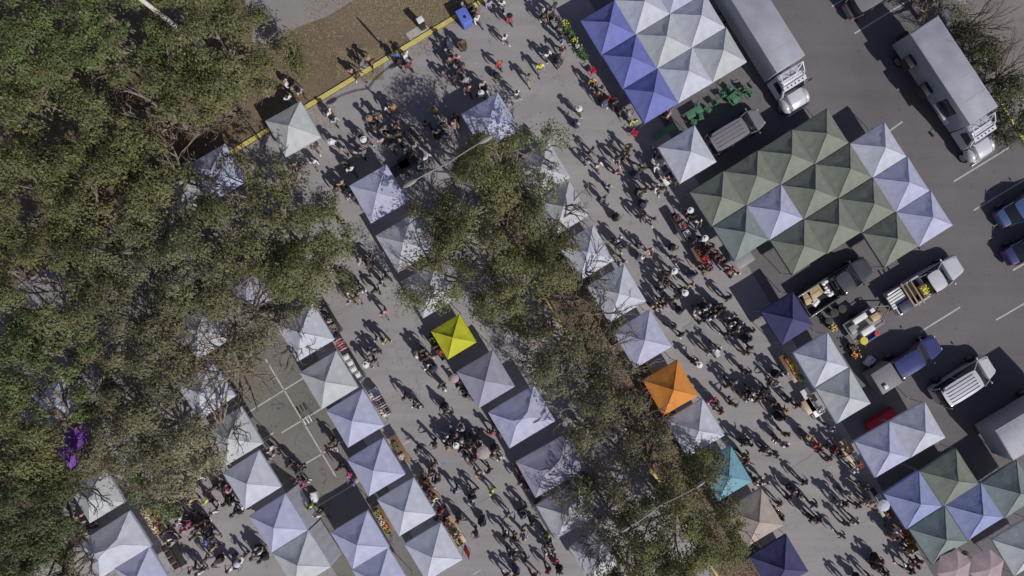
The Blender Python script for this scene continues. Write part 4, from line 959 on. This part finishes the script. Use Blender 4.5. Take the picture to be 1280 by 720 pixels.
# flowers and plants at the corner of the violet block
rn = random.Random(5)
M_leafg = mat('plant_leaf', (.06, .12, .035), .6, island=.4)
PF = ['yellow', 'green', 'green', 'yellow', 'white', 'green', 'green']
for k in range(7):
    u, v = 706 + k * 4.2, 30 + k * 6.8
    r = thing('potted_plant', u, v, .6, 0, f'potted plant with {"leafy green" if PF[k] == "green" else PF[k] + " flower"} top, ' + ['uppermost of the row by the violet tents', 'second from the top of the violet tents row', 'third down the row by the violet tents', 'fourth down the row by the violet tents', 'fifth down the row by the violet tents', 'sixth down the row by the violet tents', 'lowest of the row by the violet tents'][k], 'plant', 'potted plants by the violet tents')
    m = MB(); m.lathe((0, 0, 0), [(.13, 0), (.18, .3), (.19, .3), (.17, .26)], 12); m.build('pot', M_plastic['black'], r)
    m = MB()
    for q in range(40):
        a = rn.uniform(0, 6.3); d = rn.uniform(.05, .32); z = .35 + rn.uniform(0, .4); p = Vector((d * math.cos(a), d * math.sin(a), z)); e = Vector((math.cos(a), math.sin(a), .3)) * .11; sdv = Vector((-math.sin(a), math.cos(a), 0)) * .04
        m.add([p - e, p + sdv, p + e, p - sdv], [(0, 1, 2, 3)])
    m.build('foliage', M_leafg, r, None)
    if PF[k] != 'green':
        m = MB()
        for q in range(12): a = rn.uniform(0, 6.3); d = rn.uniform(0, .28); m.ball((d * math.cos(a), d * math.sin(a), .75 + rn.uniform(-.05, .1)), .055, 6, 4)
        m.build('flowers', PR[PF[k]], r)

# blue bin, feather banner, concrete pad post, strollers, parasols, signs
r = thing('blue_bin', 580, 20, 1.2, -60, 'large blue wheeled bin with a round hole in its lid', 'bin'); m = MB(); m.bbox((0, 0, .65), (1.15, .78, 1.1), .06); m.box((0, 0, .1), (.9, .6, .2)); m.build('body', mat('bin_blue', (.10, .15, .50), .5, var=.1), r)
m = MB(); m.bbox((0, 0, 1.24), (1.22, .86, .09), .04, seg=3); ld = m.build('lid', mat('bin_blue', (.10, .15, .50), .5, var=.1), r); m = MB(); m.lathe((.1, 0, 1.283), [(.13, 0), (.13, .012)], 14); m.build('hole', M_black, ld)
m = MB(); m.tube([(-.62, -.3, 1.1), (-.70, -.3, 1.15), (-.70, .3, 1.15), (-.62, .3, 1.1)], .02, 6); m.build('handle', M_dark, r)
r = thing('feather_banner', 497, 78, 0, 118, 'tall feather banner on a pole, beside the people at the yellow kerb', 'banner'); m = MB(); m.tube([(0, 0, 0), (0, 0, 2.4), (.06, 0, 3.3), (.25, 0, 3.75), (.5, 0, 3.85)], [.02, .018, .014, .01, .008], 6); m.build('pole', M_leg, r)
m = MB(); pf = [(0.0, 1.6), (.35, 1.75), (.62, 2.3), (.66, 3.0), (.6, 3.6), (.5, 3.83), (.25, 3.73), (.06, 3.28), (.0, 2.4)]
for y in (-.004,): m.add([(x, y, z) for x, z in pf] + [(x, -y, z) for x, z in pf], [tuple(range(9)), tuple(range(17, 8, -1))] + [(i, (i + 1) % 9, 9 + (i + 1) % 9, 9 + i) for i in range(9)])
m.build('flag', CL['dark'], r); m = MB(); m.lathe((0, 0, 0), [(.2, 0), (.2, .06), (.03, .1)], 12); m.build('base', M_dark, r)
r = thing('post_box', 526, 27, 1.2, 31, 'narrow white-topped post box standing on the concrete pad', 'box'); m = MB(); m.bbox((0, 0, .75), (.45, .4, 1.5), .04); m.build('body', M_plastic['black'], r); m = MB(); m.bbox((0, 0, 1.53), (.5, .45, .06), .02); m.build('top', M_plastic['white'], r)
def parasol(u, v, hh, rr, col, label, grp=None):
    r = thing('parasol', u, v, hh, 10, label, 'umbrella', grp); m = MB(); n = 8
    m.add([(0, 0, hh + rr * .3)] + [(rr * .55 * math.cos(k * PI / 4), rr * .55 * math.sin(k * PI / 4), hh + rr * .2) for k in range(n)] + [(rr * math.cos(k * PI / 4), rr * math.sin(k * PI / 4), hh) for k in range(n)],
          [(0, 1 + k, 1 + (k + 1) % n) for k in range(n)] + [(1 + k, 9 + k, 9 + (k + 1) % n, 1 + (k + 1) % n) for k in range(n)])
    m.build('canopy', CL[col], r, 10); m = MB(); m.tube([(0, 0, max(.0, hh - 1.1)), (0, 0, hh + rr * .3)], .012, 6); m.build('pole', M_leg, r)
parasol(604, 566, 2.0, .52, 'warm', 'tan hand-held parasol above the crowd beside the large hipped tent'); parasol(1105, 632, 2.2, .45, 'white', 'round white parasol at the corner of the slate blue tent'); parasol(568, 473, 2.1, .35, 'pink', 'small pink parasol by the grey-lilac tent')
def stroller(u, v, ang, col, label):
    r = thing('stroller', u, v, .6, ang, label, 'stroller', 'strollers in the lanes')
    m = MB(); m.side([(-.32, .45), (-.36, .75), (-.1, .78), (.12, .52), (.4, .5), (.4, .42)], .46, .46, .04); m.build('seat', M_plastic['grey'], r)
    m = MB(); m.ball((-.18, 0, .78), 1, 10, 6, (.30, .27, .24)); m.build('hood', CL[col], r, 50)
    m = MB(); m.tube([(-.35, -.22, .6), (-.65, -.22, 1.0), (-.65, .22, 1.0), (-.35, .22, .6)], .018, 6); m.tube([(-.3, -.24, .15), (.35, -.2, .5)], .015, 5); m.tube([(-.3, .24, .15), (.35, .2, .5)], .015, 5); m.build('handle', M_dark, r)
    for x, y in ((-.3, -.27), (-.3, .27), (.36, -.2), (.36, .2)): m = MB(); m.lathe((x, y, .13), [(.05, -.02), (.13, -.02), (.13, .02), (.05, .02)], 12, Matrix.Rotation(PI / 2, 3, 'X')); m.build('wheel', M_black, r)
stroller(619, 93, 130, 'dark', 'black stroller pushed by the person in red at the top of the road'); stroller(896, 440, -60, 'white', 'white-hooded stroller in the middle of the main road'); stroller(578, 555, -70, 'white', 'white-hooded stroller in the thick of the left lane crowd')
stroller(295, 702, 140, 'white', 'white stroller in the lane below the dense crowd')
r = thing('cool_box', 392, 622, .5, 10, 'white cool box standing alone on the paved court', 'cool box'); m = MB(); m.bbox((0, 0, .26), (.42, .72, .44), .05); m.build('body', M_plastic['white'], r); m = MB(); m.bbox((0, 0, .5), (.44, .74, .06), .02); m.build('lid', M_plastic['white'], r)
r = thing('shelf_rack', 384, 525, .9, 30, 'black wire rack with white cloths at the court lines', 'rack'); m = MB()
for k in range(3): m.bbox((-.26 + .26 * k, 0, .9), (.08, .55, .06), .01)
m.build('cloths', M_plastic['white'], r); m = MB()
for sx in (-1, 1):
    for sy in (-1, 1): m.tube([(sx * .35, sy * .32, 0), (sx * .35, sy * .32, .9)], .02, 5)
    m.tube([(sx * .35, -.32, .86), (sx * .35, .32, .86)], .02, 5)
m.build('rack_frame', M_dark, r)
r = thing('red_banner', 583, 692, 1.6, -60, 'red strip banner hanging at the corner of the lowest left-lane tent', 'banner'); m = MB(); m.bbox((0, 0, 1.2), (.8, .02, 1.3), .005); m.build('cloth', CL['red'], r); m = MB(); m.tube([(.4, 0, 0), (.4, 0, 1.95)], .02, 6); m.tube([(-.4, 0, 1.86), (.4, 0, 1.86)], .012, 6); m.build('pole', M_leg, r)
for k, (u, v, a, lb) in enumerate([(462, 452, 31, ''), ]): pass
for (u, v, lb) in [(500, 210, 'open black folding tables under the street lamp arm'), (510, 200, 'dark table behind the branch-shadowed tent')]: table(u, v, 31, 1.6, .8, lb, 'black')
# clothes rail by the clothing stall
r = thing('clothes_rail', 478, 508, 1.5, ANG + 90, 'clothes rail of pale garments at the lane side of the clothing stall', 'rail'); m = MB(); m.tube([(-.9, 0, 0), (-.9, 0, 1.5), (.9, 0, 1.5), (.9, 0, 0)], .02, 6); m.build('rail', M_leg, r)
for k in range(9): m = MB(); m.bbox((-.75 + k * .19, 0, 1.1), (.06, .42, .75), .02); m.build('garment', [M_plastic['white'], M_plastic['grey'], M_plastic['black'], PR['pink']][k % 4], r)
r = thing('clothes_rail', 425, 431, 1.4, ANG + 90, 'rail of pink clothes at the corner between the first two left-lane tents', 'rail'); m = MB(); m.tube([(-.5, 0, 0), (-.5, 0, 1.4), (.5, 0, 1.4), (.5, 0, 0)], .02, 6); m.build('rail', M_leg, r)
for k in range(5): m = MB(); m.bbox((-.38 + k * .19, 0, 1.0), (.08, .5, .75), .02); m.build('garment', PR['pink'] if k % 2 == 0 else PR['red'], r)

# ------------------------------------------------------------------ people
def skin(chains, name, mname, sub=1, root_=0, extra=None, smooth=True):
    """continuous skinned surface over a connected skeleton: chains = list of [(point, radius or (rx, ry)) or int index]"""
    V_ = []; E = []; Rr = []
    for ch in chains:
        prev = None
        for it in ch:
            if isinstance(it, int): idx = it
            else: V_.append(it[0]); Rr.append(it[1] if isinstance(it[1], tuple) else (it[1], it[1])); idx = len(V_) - 1
            if prev is not None: E.append((prev, idx))
            prev = idx
    me = bpy.data.meshes.new('tmp'); me.from_pydata(V_, E, []); o = bpy.data.objects.new('tmp', me); COL.objects.link(o)
    o.modifiers.new('s', 'SKIN'); 
    if sub: o.modifiers.new('d', 'SUBSURF').levels = sub
    sv = me.skin_vertices[0].data
    for i, r_ in enumerate(Rr): sv[i].radius = r_; sv[i].use_root = (i == root_)
    dg = bpy.context.evaluated_depsgraph_get(); dg.update(); m2 = bpy.data.meshes.new_from_object(o.evaluated_get(dg))
    bpy.data.objects.remove(o)
    if extra is not None:
        bm = bmesh.new(); bm.from_mesh(m2); mb = bmesh.new(); t_ = extra.mesh('x'); bm.from_mesh(t_); bm.to_mesh(m2); bm.free(); bpy.data.meshes.remove(t_)
    m2.name = mname; m2.polygons.foreach_set('use_smooth', [True] * len(m2.polygons)); m2.materials.clear(); m2.materials.append(DEF)
    return m2
DEF = mat('plain', (.2, .2, .2))
def make_person(pi, stride, arms, skirt=False, long_hair=False, sleeves=True, lean=.0):
    hipz, kn, an = .90, .49, .09
    s_ = stride; shz = 1.40
    A = [] # legs: fy = forward foot offset
    legs = {}
    for sx, f in ((-1, s_), (1, -s_)):
        hip = (sx * .095, 0, hipz); knee = (sx * .105, f * .55 + (.04 if f > 0 else .02), kn); ank = (sx * .105, f, an + (.05 if f < -.1 else 0)); toe = (sx * .115, f + .17, .04)
        legs[sx] = (hip, knee, ank, toe)
    ar = {}
    for sx, a in ((-1, arms[0]), (1, arms[1])):
        sh = (sx * .185, lean, shz)
        if a == 'bent': el = (sx * .25, .04 + lean, 1.13); wr = (sx * .16, .29, 1.14); hd = (sx * .11, .36, 1.15)
        elif a == 'up': el = (sx * .27, .13, 1.25); wr = (sx * .12, .26, 1.44); hd = (sx * .09, .29, 1.52)
        else: el = (sx * .245, lean + a * .45 - .02, 1.13); wr = (sx * .25, lean + a + .04, .88); hd = (sx * .245, lean + a + .07, .80)
        ar[sx] = (sh, el, wr, hd)
    body = [[((0, 0, .93), (.13, .10)), ((0, .005, 1.08), (.115, .085)), ((0, lean * .7, 1.27), (.145, .10)), ((0, lean, 1.42), (.10, .075)), ((0, lean + .01, 1.50), .052), ((0, lean + .03, 1.57), (.070, .075)), ((0, lean + .03, 1.65), (.078, .092)), ((0, lean + .02, 1.72), (.050, .06))]]
    n0 = 8
    for sx in (-1, 1):
        a = ar[sx]; body.append([3, (a[0], .055), (a[1], .040), (a[2], .030), (a[3], (.036, .022))])
    for sx in (-1, 1):
        l = legs[sx]; body.append([0, (l[0], .085), (l[1], .058), (l[2], .040), (l[3], (.042, .03))])
    ex = MB()
    for sx in (-1, 1):   # five fingers per hand
        h_ = Vector(ar[sx][3]); w_ = Vector(ar[sx][2]); d = (h_ - w_).normalized(); sd_ = Vector((0, 1, 0)) if abs(d.y) < .7 else Vector((1, 0, 0))
        for k, ln in enumerate((.062, .074, .078, .070)):
            b_ = h_ + sd_ * (k - 1.5) * .021 + d * .01; cu = Vector((-sx * .02, 0, 0)); ex.tube([b_, b_ + d * ln * .55, b_ + d * ln + cu], [.010, .009, .006], 5)
        b_ = h_ - d * .03 + sd_ * .035; ex.tube([b_, b_ + d * .03 + sd_ * .025, b_ + d * .062 + sd_ * .022], [.011, .010, .007], 5)
    hc = Vector((0, lean + .03, 1.62)); ex.tube([hc + Vector((0, .080, .02)), hc + Vector((0, .112, -.02)), hc + Vector((0, .088, -.03))], [.010, .016, .010], 6)  # nose
    for sx in (-1, 1): ex.ball(hc + Vector((sx * .078, -.005, .0)), 1, 6, 5, (.012, .022, .034)); ex.ball(hc + Vector((sx * .032, .082, .022)), .011, 6, 5)
    ex.tube([hc + Vector((-.026, .082, -.052)), hc + Vector((0, .090, -.054)), hc + Vector((.026, .082, -.052))], [.005, .008, .005], 5)
    d = {}
    d['body'] = skin(body, '', 'body', 1, 0, ex)
    t = .020
    sh = [[((0, 0, .86), (.155, .120)), ((0, .005, 1.08), (.142, .112)), ((0, lean * .7, 1.27), (.168, .125)), ((0, lean, 1.405), (.125, .095)), ((0, lean + .01, 1.47), .065)]]
    for sx in (-1, 1):
        a = ar[sx]; e0, e1, e2 = Vector(a[0]), Vector(a[1]), Vector(a[2]); end = e1 if not sleeves else e2 - (e2 - e1) * .08
        c_ = [3, (tuple(e0), .080), (tuple(e0.lerp(e1, .85)), .060)]
        if sleeves: c_ += [(tuple(e1.lerp(e2, .15)), .056), (tuple(end), .046)]
        sh.append(c_)
    d['shirt'] = skin(sh, '', 'shirt', 1, 0)
    if skirt:
        m = MB(); n = 16; prof = [(.135, .98), (.165, .85), (.23, .6), (.30, .36), (.29, .36)]; m.lathe((0, 0, 0), prof, n)
        m.v = [(x * (1 + .06 * math.sin(7 * math.atan2(y, x))), y * (1 + .25 * abs(s_) / .3 * (z < .7)), z) for x, y, z in m.v]
        me = m.mesh('skirt', 60); me.materials.append(DEF); d['skirt'] = me
    else:
        tr = [[((0, 0, .96), (.140, .112)), ((0, 0, .88), (.15, .118))]]
        for sx in (-1, 1):
            l = legs[sx]; tr.append([1, ((l[0][0], 0, .80), .098), (l[1], .074), ((l[2][0], l[2][1], l[2][2] + .06), .060)])
        d['trousers'] = skin(tr, '', 'trousers', 1, 0)
    m = MB(); hh = Vector((0, lean + .02, 1.655)); m.ball(hh + Vector((0, -.012, .018)), 1, 12, 8, (.094, .108, .098))
    m.v = [(x, y, z if not (y > lean + .07 and z < 1.66) else 1.66 + (z - 1.66) * .1) for x, y, z in m.v]
    if long_hair: m.ball(hh + Vector((0, -.075, -.11)), 1, 10, 7, (.10, .055, .17))
    me = m.mesh('hair', 60); me.materials.append(DEF); d['hair'] = me
    m = MB(); m.lathe(tuple(hh + Vector((0, 0, .03))), [(.20, 0), (.205, .012), (.105, .02), (.095, .10), (.05, .12)], 16); me = m.mesh('hat', 60); me.materials.append(DEF); d['hat'] = me
    for sx in (-1, 1):
        m = MB(); l = legs[sx]; a_, t_ = Vector(l[2]), Vector(l[3]); m.bbox(((a_.x + t_.x) / 2, (a_.y + t_.y) / 2 + .01, t_.z + .005 + (.03 if l[2][2] > .1 else 0)), (.10, .28, .085), .03)
        me = m.mesh('shoe', 60); me.materials.append(DEF); d['shoe' if sx < 0 else 'shoe2'] = me
    return d
PROTO = [make_person(0, .27, (-.22, .22)), make_person(1, -.24, (.2, -.2), long_hair=True), make_person(2, .03, (.0, .0)), make_person(3, .10, ('bent', 'bent')), make_person(4, .30, ('bent', -.15), long_hair=True, sleeves=False),
         make_person(5, .18, (-.12, .15), skirt=True, long_hair=True, sleeves=False), make_person(6, .02, ('bent', .05), lean=.07), make_person(7, -.30, (.25, 'up'), sleeves=False), make_person(8, .22, (-.18, .18), sleeves=False), make_person(9, .0, (.1, 'bent'), skirt=True, long_hair=True)]
SKINS = [mat('skin_%s' % n, c, .55, var=.05) for n, c in (('fair', (.34, .20, .14)), ('tan', (.25, .14, .09)), ('brown', (.17, .09, .055)), ('dark', (.09, .05, .035)))]
HAIRS = {n: mat('hair_' + n, c, .6, var=.15, scale=20) for n, c in (('black', (.012, .01, .010)), ('brown', (.05, .028, .016)), ('dark', (.02, .014, .012)), ('blond', (.28, .19, .09)), ('grey', (.25, .24, .24)))}
SHC = {'d': ('black', (.020, .018, .024)), 'D': ('dark grey', (.055, .053, .060)), 'n': ('navy', (.022, .028, .07)), 'w': ('white', (.58, .58, .60)), 'e': ('light grey', (.34, .33, .36)), 'g': ('grey', (.18, .175, .19)), 'r': ('red', (.42, .035, .05)), 'R': ('dark red', (.13, .025, .03)),
       'b': ('blue', (.09, .14, .42)), 'k': ('brown', (.10, .060, .045)), 'p': ('pink', (.48, .24, .27)), 'y': ('neon yellow', (.55, .62, .12)), 'Y': ('mustard', (.42, .30, .06)), 'o': ('olive', (.12, .12, .05)), 'm': ('magenta', (.40, .04, .20)), 'l': ('lilac', (.30, .27, .46)), 't': ('tan', (.38, .28, .19)), 's': ('pale blue', (.28, .38, .42))}
SHM = {k: mat('shirt_' + v[0].replace(' ', '_'), v[1], .8, var=.12, scale=8, bump=.3, bscale=20) for k, v in SHC.items()}
TRC = [('black', (.014, .013, .016)), ('dark blue', (.03, .04, .075)), ('grey', (.11, .11, .12)), ('blue', (.07, .10, .18)), ('beige', (.30, .25, .18)), ('dark brown', (.05, .034, .025))]
TRM = [mat('trousers_' + n.replace(' ', '_'), c, .85, var=.12, scale=8) for n, c in TRC]
HATM = [('white', M_plastic['white']), ('straw', M_wood), ('black', M_black)]
PEOPLE = """357 103 w;367 108 g;374 114 e;438 88 p;447 93 D;448 75 w c;452 78 g;461 74 d;330 112 g;359 122 w;507 68 w;510 81 R;494 68 b;499 77 d;611 4 l;627 3 w;596 22 w;588 8 d;592 13 d;578 6 D;637 22 r;631 46 w;560 51 D;577 52 k;557 64 d;571 71 p;575 80 d;562 75 k;573 88 d;554 92 D;567 96 d;582 100 e;584 110 p;603 104 e;602 118 w h;624 79 r;646 116 w;661 95 g;675 82 y;684 67 w;678 14 w;688 13 g;680 20 d;699 31 d;698 76 D;702 45 n;703 60 d;699 71 g;684 67 e;674 84 o;659 96 D;693 7 D;
741 99 Y;748 117 d;757 126 D;752 110 g;769 128 k;793 151 y;785 141 e;777 136 d;724 138 D;721 152 e;740 187 d;733 202 e;748 206 w;761 233 s;773 197 d;783 194 D;788 184 o;772 214 p;797 216 d;804 211 D;807 236 d;801 238 g;821 234 w;829 235 d;820 208 w;833 221 p;846 226 k;825 196 d;836 143 p;822 188 D;840 215 d;645 120 w;755 247 g;772 270 o;806 253 D;804 270 d;817 274 g;774 299 w;773 306 d;780 309 D;800 308 g;801 320 w;812 312 p;779 327 l;844 308 d;843 322 g;842 339 w h;833 344 D;868 343 d;882 337 o;864 356 t;868 301 D;880 298 w h;873 276 w;862 264 g;866 270 D;890 309 R;884 315 d;896 318 k;901 323 R;912 338 r;921 342 w;907 327 d;826 351 D;836 352 k;
829 362 d;826 373 D;831 380 d;842 375 D;852 388 d;818 381 t;823 384 e;855 366 R;850 362 d;866 357 t;880 401 g;870 387 e;877 389 w;885 384 e;893 387 D;890 397 w;883 392 n;899 381 d;904 386 D;914 396 e;916 405 w;926 406 l;921 413 d;923 402 d;940 414 D;937 424 d;938 435 D;934 441 g;843 409 D;852 418 d;898 436 w;888 440 e;909 418 D;911 372 d;896 392 k;873 456 d;869 452 D;936 466 d;918 477 D;913 482 k;957 486 d;960 492 D;945 490 g;940 496 w;952 494 D;948 500 d;934 500 w c;930 494 k;918 506 o;902 514 R;891 499 m;896 505 D;981 467 w;975 469 g;972 478 e;967 504 D;998 507 R;982 513 d;977 511 R;988 500 D;903 513 R;979 523 d;984 543 D;977 554 e;982 556 w;930 554 D;938 556 g;962 566 d;958 562 D;972 569 g;1009 545 D;1013 548 k;1021 556 r;1025 562 R;1037 573 k;1050 567 d;1044 563 R;1041 536 l;1055 560 t;1061 565 p;1006 603 d;958 603 e;932 570 o;934 577 D;945 600 D;949 605 w;999 618 D;993 613 k;1069 588 w;987 622 d;975 630 k;977 648 k;970 641 R;1000 617 d;997 620 D;1018 631 D;1016 649 d;1024 650 D;1053 670 g;1059 655 o;1070 652 e;1048 628 g;1056 630 d;1061 617 g;1073 632 k;1086 628 e;1091 631 b;1101 702 R;1097 711 k;1108 717 D;1140 714 d;1122 664 w;1120 672 p;1146 708 p;1082 608 D;1130 676 d;1138 690 t;1064 733 D;1078 728 d;1090 724 g;1150 702 R;
261 563 D;251 567 d;247 598 w;256 628 y;265 641 w;291 643 D;301 637 w;289 630 e;280 630 d;275 610 D;282 613 p;264 612 D;213 614 l;219 622 g;237 627 t;193 644 r;196 654 R;207 643 b;223 650 w;219 656 l;233 656 m;209 676 w;204 667 D;214 680 e;240 673 o;242 664 D;257 678 b;264 687 t;257 668 n;262 671 d;247 717 w;239 714 p;302 700 w;315 697 D;325 701 D;286 713 w;318 689 e;322 692 w;250 660 D;228 664 p;249 654 d;209 650 d;202 640 D;235 615 d;254 702 D;244 655 R;268 705 D;352 655 w;99 645 p;102 655 w;104 666 y;79 688 p;70 695 m;
411 140 w;417 150 s;392 181 D;391 202 w;366 206 t;415 178 w;428 187 g;429 203 D;441 189 e;437 211 w;453 190 g;425 229 t;420 236 D;432 240 w;436 246 e;443 246 D;422 277 o;470 142 D;493 135 R;484 133 w;496 152 p;494 158 d;497 168 D;468 158 d;479 160 g;486 170 D;475 175 e;489 182 D;500 176 d;507 188 g;541 138 Y;532 153 g;545 164 w;567 152 p;568 144 D;555 146 g;552 156 D;559 169 w;518 181 e;532 196 w;524 172 D;513 165 d;503 214 D;448 168 D;456 176 d;462 151 D;512 193 d;523 206 g;449 327 e;461 331 D;459 324 d;476 354 e;482 347 D;408 333 w;427 350 D;435 364 w;443 358 D;436 377 e;443 373 o;449 362 d;468 364 d;474 352 w;478 391 p;480 426 t;471 424 e;466 452 D;459 456 g;462 440 D;470 440 d;542 434 D;519 444 w;526 438 D;534 447 D;533 459 w;540 461 D;529 449 d;555 486 w;550 482 D;572 485 d;583 495 D;580 490 d;518 507 w;523 509 e;506 497 D;554 510 d;556 516 D;543 556 D;557 548 w;560 560 d;569 545 g;575 537 e;577 546 D;586 551 k;590 556 t;597 549 D;614 541 r;600 560 m;595 572 m;582 572 e;590 575 D;606 572 D;616 568 d;624 573 w;618 564 R;522 563 g;541 582 k;537 591 d;545 602 D;568 614 l;569 618 d;592 615 D;589 627 s;597 592 t;611 589 d;614 615 y;634 645 g;655 636 D;652 646 b;602 655 d;595 668 D;573 651 D;567 668 t;571 672 g;541 628 w;537 619 R;530 602 D;551 640 r;631 671 d;643 676 R;654 672 e;642 699 g;637 694 D;683 672 y;686 679 D;693 701 r;685 714 R;681 689 w;691 690 e;700 716 D;632 722 D;645 719 D;667 722 d;657 700 D;665 655 k;588 560 D;571 556 D;563 552 g;576 562 d;534 612 D;546 648 k;556 655 R;414 424 d;408 400 D;404 393 D;417 560 p;414 554 D;423 586 d;437 594 m;441 603 b;370 601 R;378 606 m;361 582 D;372 590 D;386 634 y;395 645 w;337 562 w;340 570 e;660 610 R;651 604 D;671 627 k"""
ANCH = [(366, 161, 'the lone kerb tent'), (430, 80, 'the dry grass kerb'), (495, 75, 'the feather banner'), (580, 20, 'the blue bin'), (473, 242, 'the branch-shadowed tent'), (574, 190, 'the upper street lamp'), (613, 145, 'the half-shadowed lavender tent'), (700, 30, 'the yellow potted flowers'),
        (750, 105, 'the violet tents'), (795, 158, 'the red corner chair'), (845, 205, 'the single white tent'), (720, 235, 'the mottled median tent'), (880, 262, 'the green block corner'), (911, 330, 'the gap in the green block'), (771, 355, 'the clean white tent'), (803, 424, 'the tent above the orange one'),
        (838, 485, 'the orange tent'), (869, 535, 'the tent below the orange one'), (906, 592, 'the turquoise tent'), (943, 647, 'the beige tent'), (974, 705, 'the navy tent at the bottom'), (960, 398, 'the navy tent by the pickup'), (1000, 470, 'the joined white pair'), (1075, 565, 'the road-side white pair'),
        (1115, 640, 'the slate blue corner tent'), (1150, 690, 'the pink umbrellas'), (143, 681, 'the wide hipped tent'), (225, 640, 'the densest crowd'), (292, 600, 'the open-sided white tent'), (300, 690, 'the white stroller on the lane'), (90, 670, 'the veiled tent'), (381, 630, 'the lone white cool box'), (411, 440, 'the pink clothes rail'),
        (411, 500, 'the crumple-peaked tent'), (470, 510, 'the clothing stall'), (500, 560, 'the tent over the dark shade'), (530, 625, 'the deep-peaked tent'), (570, 680, 'the red strip banner'), (540, 430, 'the yellow tent'), (590, 480, 'the grey-lilac tent'), (604, 566, 'the tan parasol'), (640, 540, 'the large hipped tent'), (665, 600, 'the wide lilac tent'), (690, 650, 'the torn-flap tent'),
        (450, 340, 'the leaf-flecked tent'), (1048, 640, 'the lower end of the main road'), (640, 640, 'the lower end of the left lane'), (640, 80, 'the black stroller'), (896, 440, 'the white-hooded road stroller'), (815, 300, 'the middle of the main road')]
ORD = ['', 'second', 'third', 'fourth', 'fifth', 'sixth', 'seventh', 'eighth', 'ninth', 'tenth', 'eleventh', 'twelfth', 'thirteenth', 'fourteenth']
rn = random.Random(11); plist = []
for s_ in PEOPLE.replace('\n', '').split(';'):
    p = s_.split()
    if len(p) < 3: continue
    plist.append([float(p[0]), float(p[1]), p[2], p[3:] ])
# drop points that coincide
out_ = []
for p in plist:
    if all((p[0] - q[0]) ** 2 + (p[1] - q[1]) ** 2 > 17 for q in out_): out_.append(p)
plist = out_
# the 300 that show largest (least hidden by neighbours) are individuals; the rest form the crowd mass
idx = list(range(len(plist)))
while len(idx) > 300:
    best = min(idx, key=lambda a: sorted((plist[a][0] - plist[b_][0]) ** 2 + (plist[a][1] - plist[b_][1]) ** 2 for b_ in idx if b_ != a)[0] + (30 if 'h' in plist[a][3] or plist[a][2] in 'rymYb' else 0) + rn.random())
    idx.remove(best)
single = set(idx); mass = []
key = {}
info = []
for i, p in enumerate(plist):
    a = min(ANCH, key=lambda t: (t[0] - p[0]) ** 2 + (t[1] - p[1]) ** 2); d = math.hypot(a[0] - p[0], a[1] - p[1])
    k = (SHC[p[2]][0], a[2]); info.append((k, a))
    if i in single: key.setdefault(k, []).append((d, i))
rank = {}
for k, l in key.items():
    for q, (d, i) in enumerate(sorted(l)): rank[i] = (q, len(l))
made = 0
for i, (u, v, cc, fl) in enumerate(plist):
    child = 'c' in fl; hat = 'h' in fl or rn.random() < .05
    sc = rn.uniform(.93, 1.06) * (.68 if child else 1)
    c = P(u, v, 1.35 * sc)
    pr = rn.choices(range(10), [5, 5, 2, 2, 4, 2, 2, 3, 4, 2])[0]; D = PROTO[pr]
    a = info[i][1]; near = math.hypot(a[0] - u, a[1] - v) < 30
    moving = abs({0: .27, 1: .24, 2: .03, 3: .1, 4: .3, 5: .18, 6: .02, 7: .3, 8: .22, 9: 0}[pr]) > .15
    base = (-58 if rn.random() < .5 else 122)
    hd = base + rn.gauss(0, 16) if moving else rn.choice([31, 211, base]) + rn.gauss(0, 30)
    sk = rn.choices(SKINS, [4, 3, 2, 1])[0]; hn = rn.choices(['black', 'brown', 'dark', 'blond', 'grey'], [4, 4, 3, 1.2, 1])[0]; ti = rn.choices(range(6), [5, 4, 2, 2, 1, 1])[0]
    q, nn = rank.get(i, (0, 1)); top = SHC[cc][0]
    what = 'skirt' if 'skirt' in D else 'trousers'
    if nn == 1: lb = f'person in {top} top and {TRC[ti][0]} {what}, beside {a[2]}'
    elif q > 1: lb = f'{ORD[q]} {top}-topped person counting outwards from {a[2]}'
    else: lb = f'person in {top} top, {"second " if q else ""}closest to {a[2]}'
    if len(lb.split()) > 16: lb = f'person in {top} top beside {a[2]}'
    if child: lb = lb.replace('person', 'child')
    root = bpy.data.objects.new('person', D['body']); COL.objects.link(root); setmat(root, sk)
    root.location = (c.x, c.y, .012); root.rotation_euler = (0, 0, R(hd - 90)); root.scale = (sc * rn.uniform(1.04, 1.25), sc * rn.uniform(1.04, 1.22), sc)
    if i in single: tag(root, lb, 'person', 'people at the market')
    else: mass.append(root)
    for part in ('shirt', what, 'hair', 'shoe', 'shoe2') + (('hat',) if hat else ()):
        o = bpy.data.objects.new(part.strip('2'), D[part]); COL.objects.link(o); o.parent = root
        setmat(o, SHM[cc] if part == 'shirt' else TRM[ti] if part == what else HAIRS[hn] if part == 'hair' else (M_dark if i % 3 else M_plastic['white']) if part[:4] == 'shoe' else HATM[i % 3][1] if 'h' not in fl else HATM[0][1])
    if i not in single: mass += list(root.children)
bpy.context.view_layer.update()
if mass:
    act = mass[0]; act.data = act.data.copy()
    with bpy.context.temp_override(active_object=act, object=act, selected_objects=mass, selected_editable_objects=mass): bpy.ops.object.join()
    act.name = 'crowd'; tag(act, 'thickest knots of the shopping crowd where bodies overlap', None, None, 'stuff')
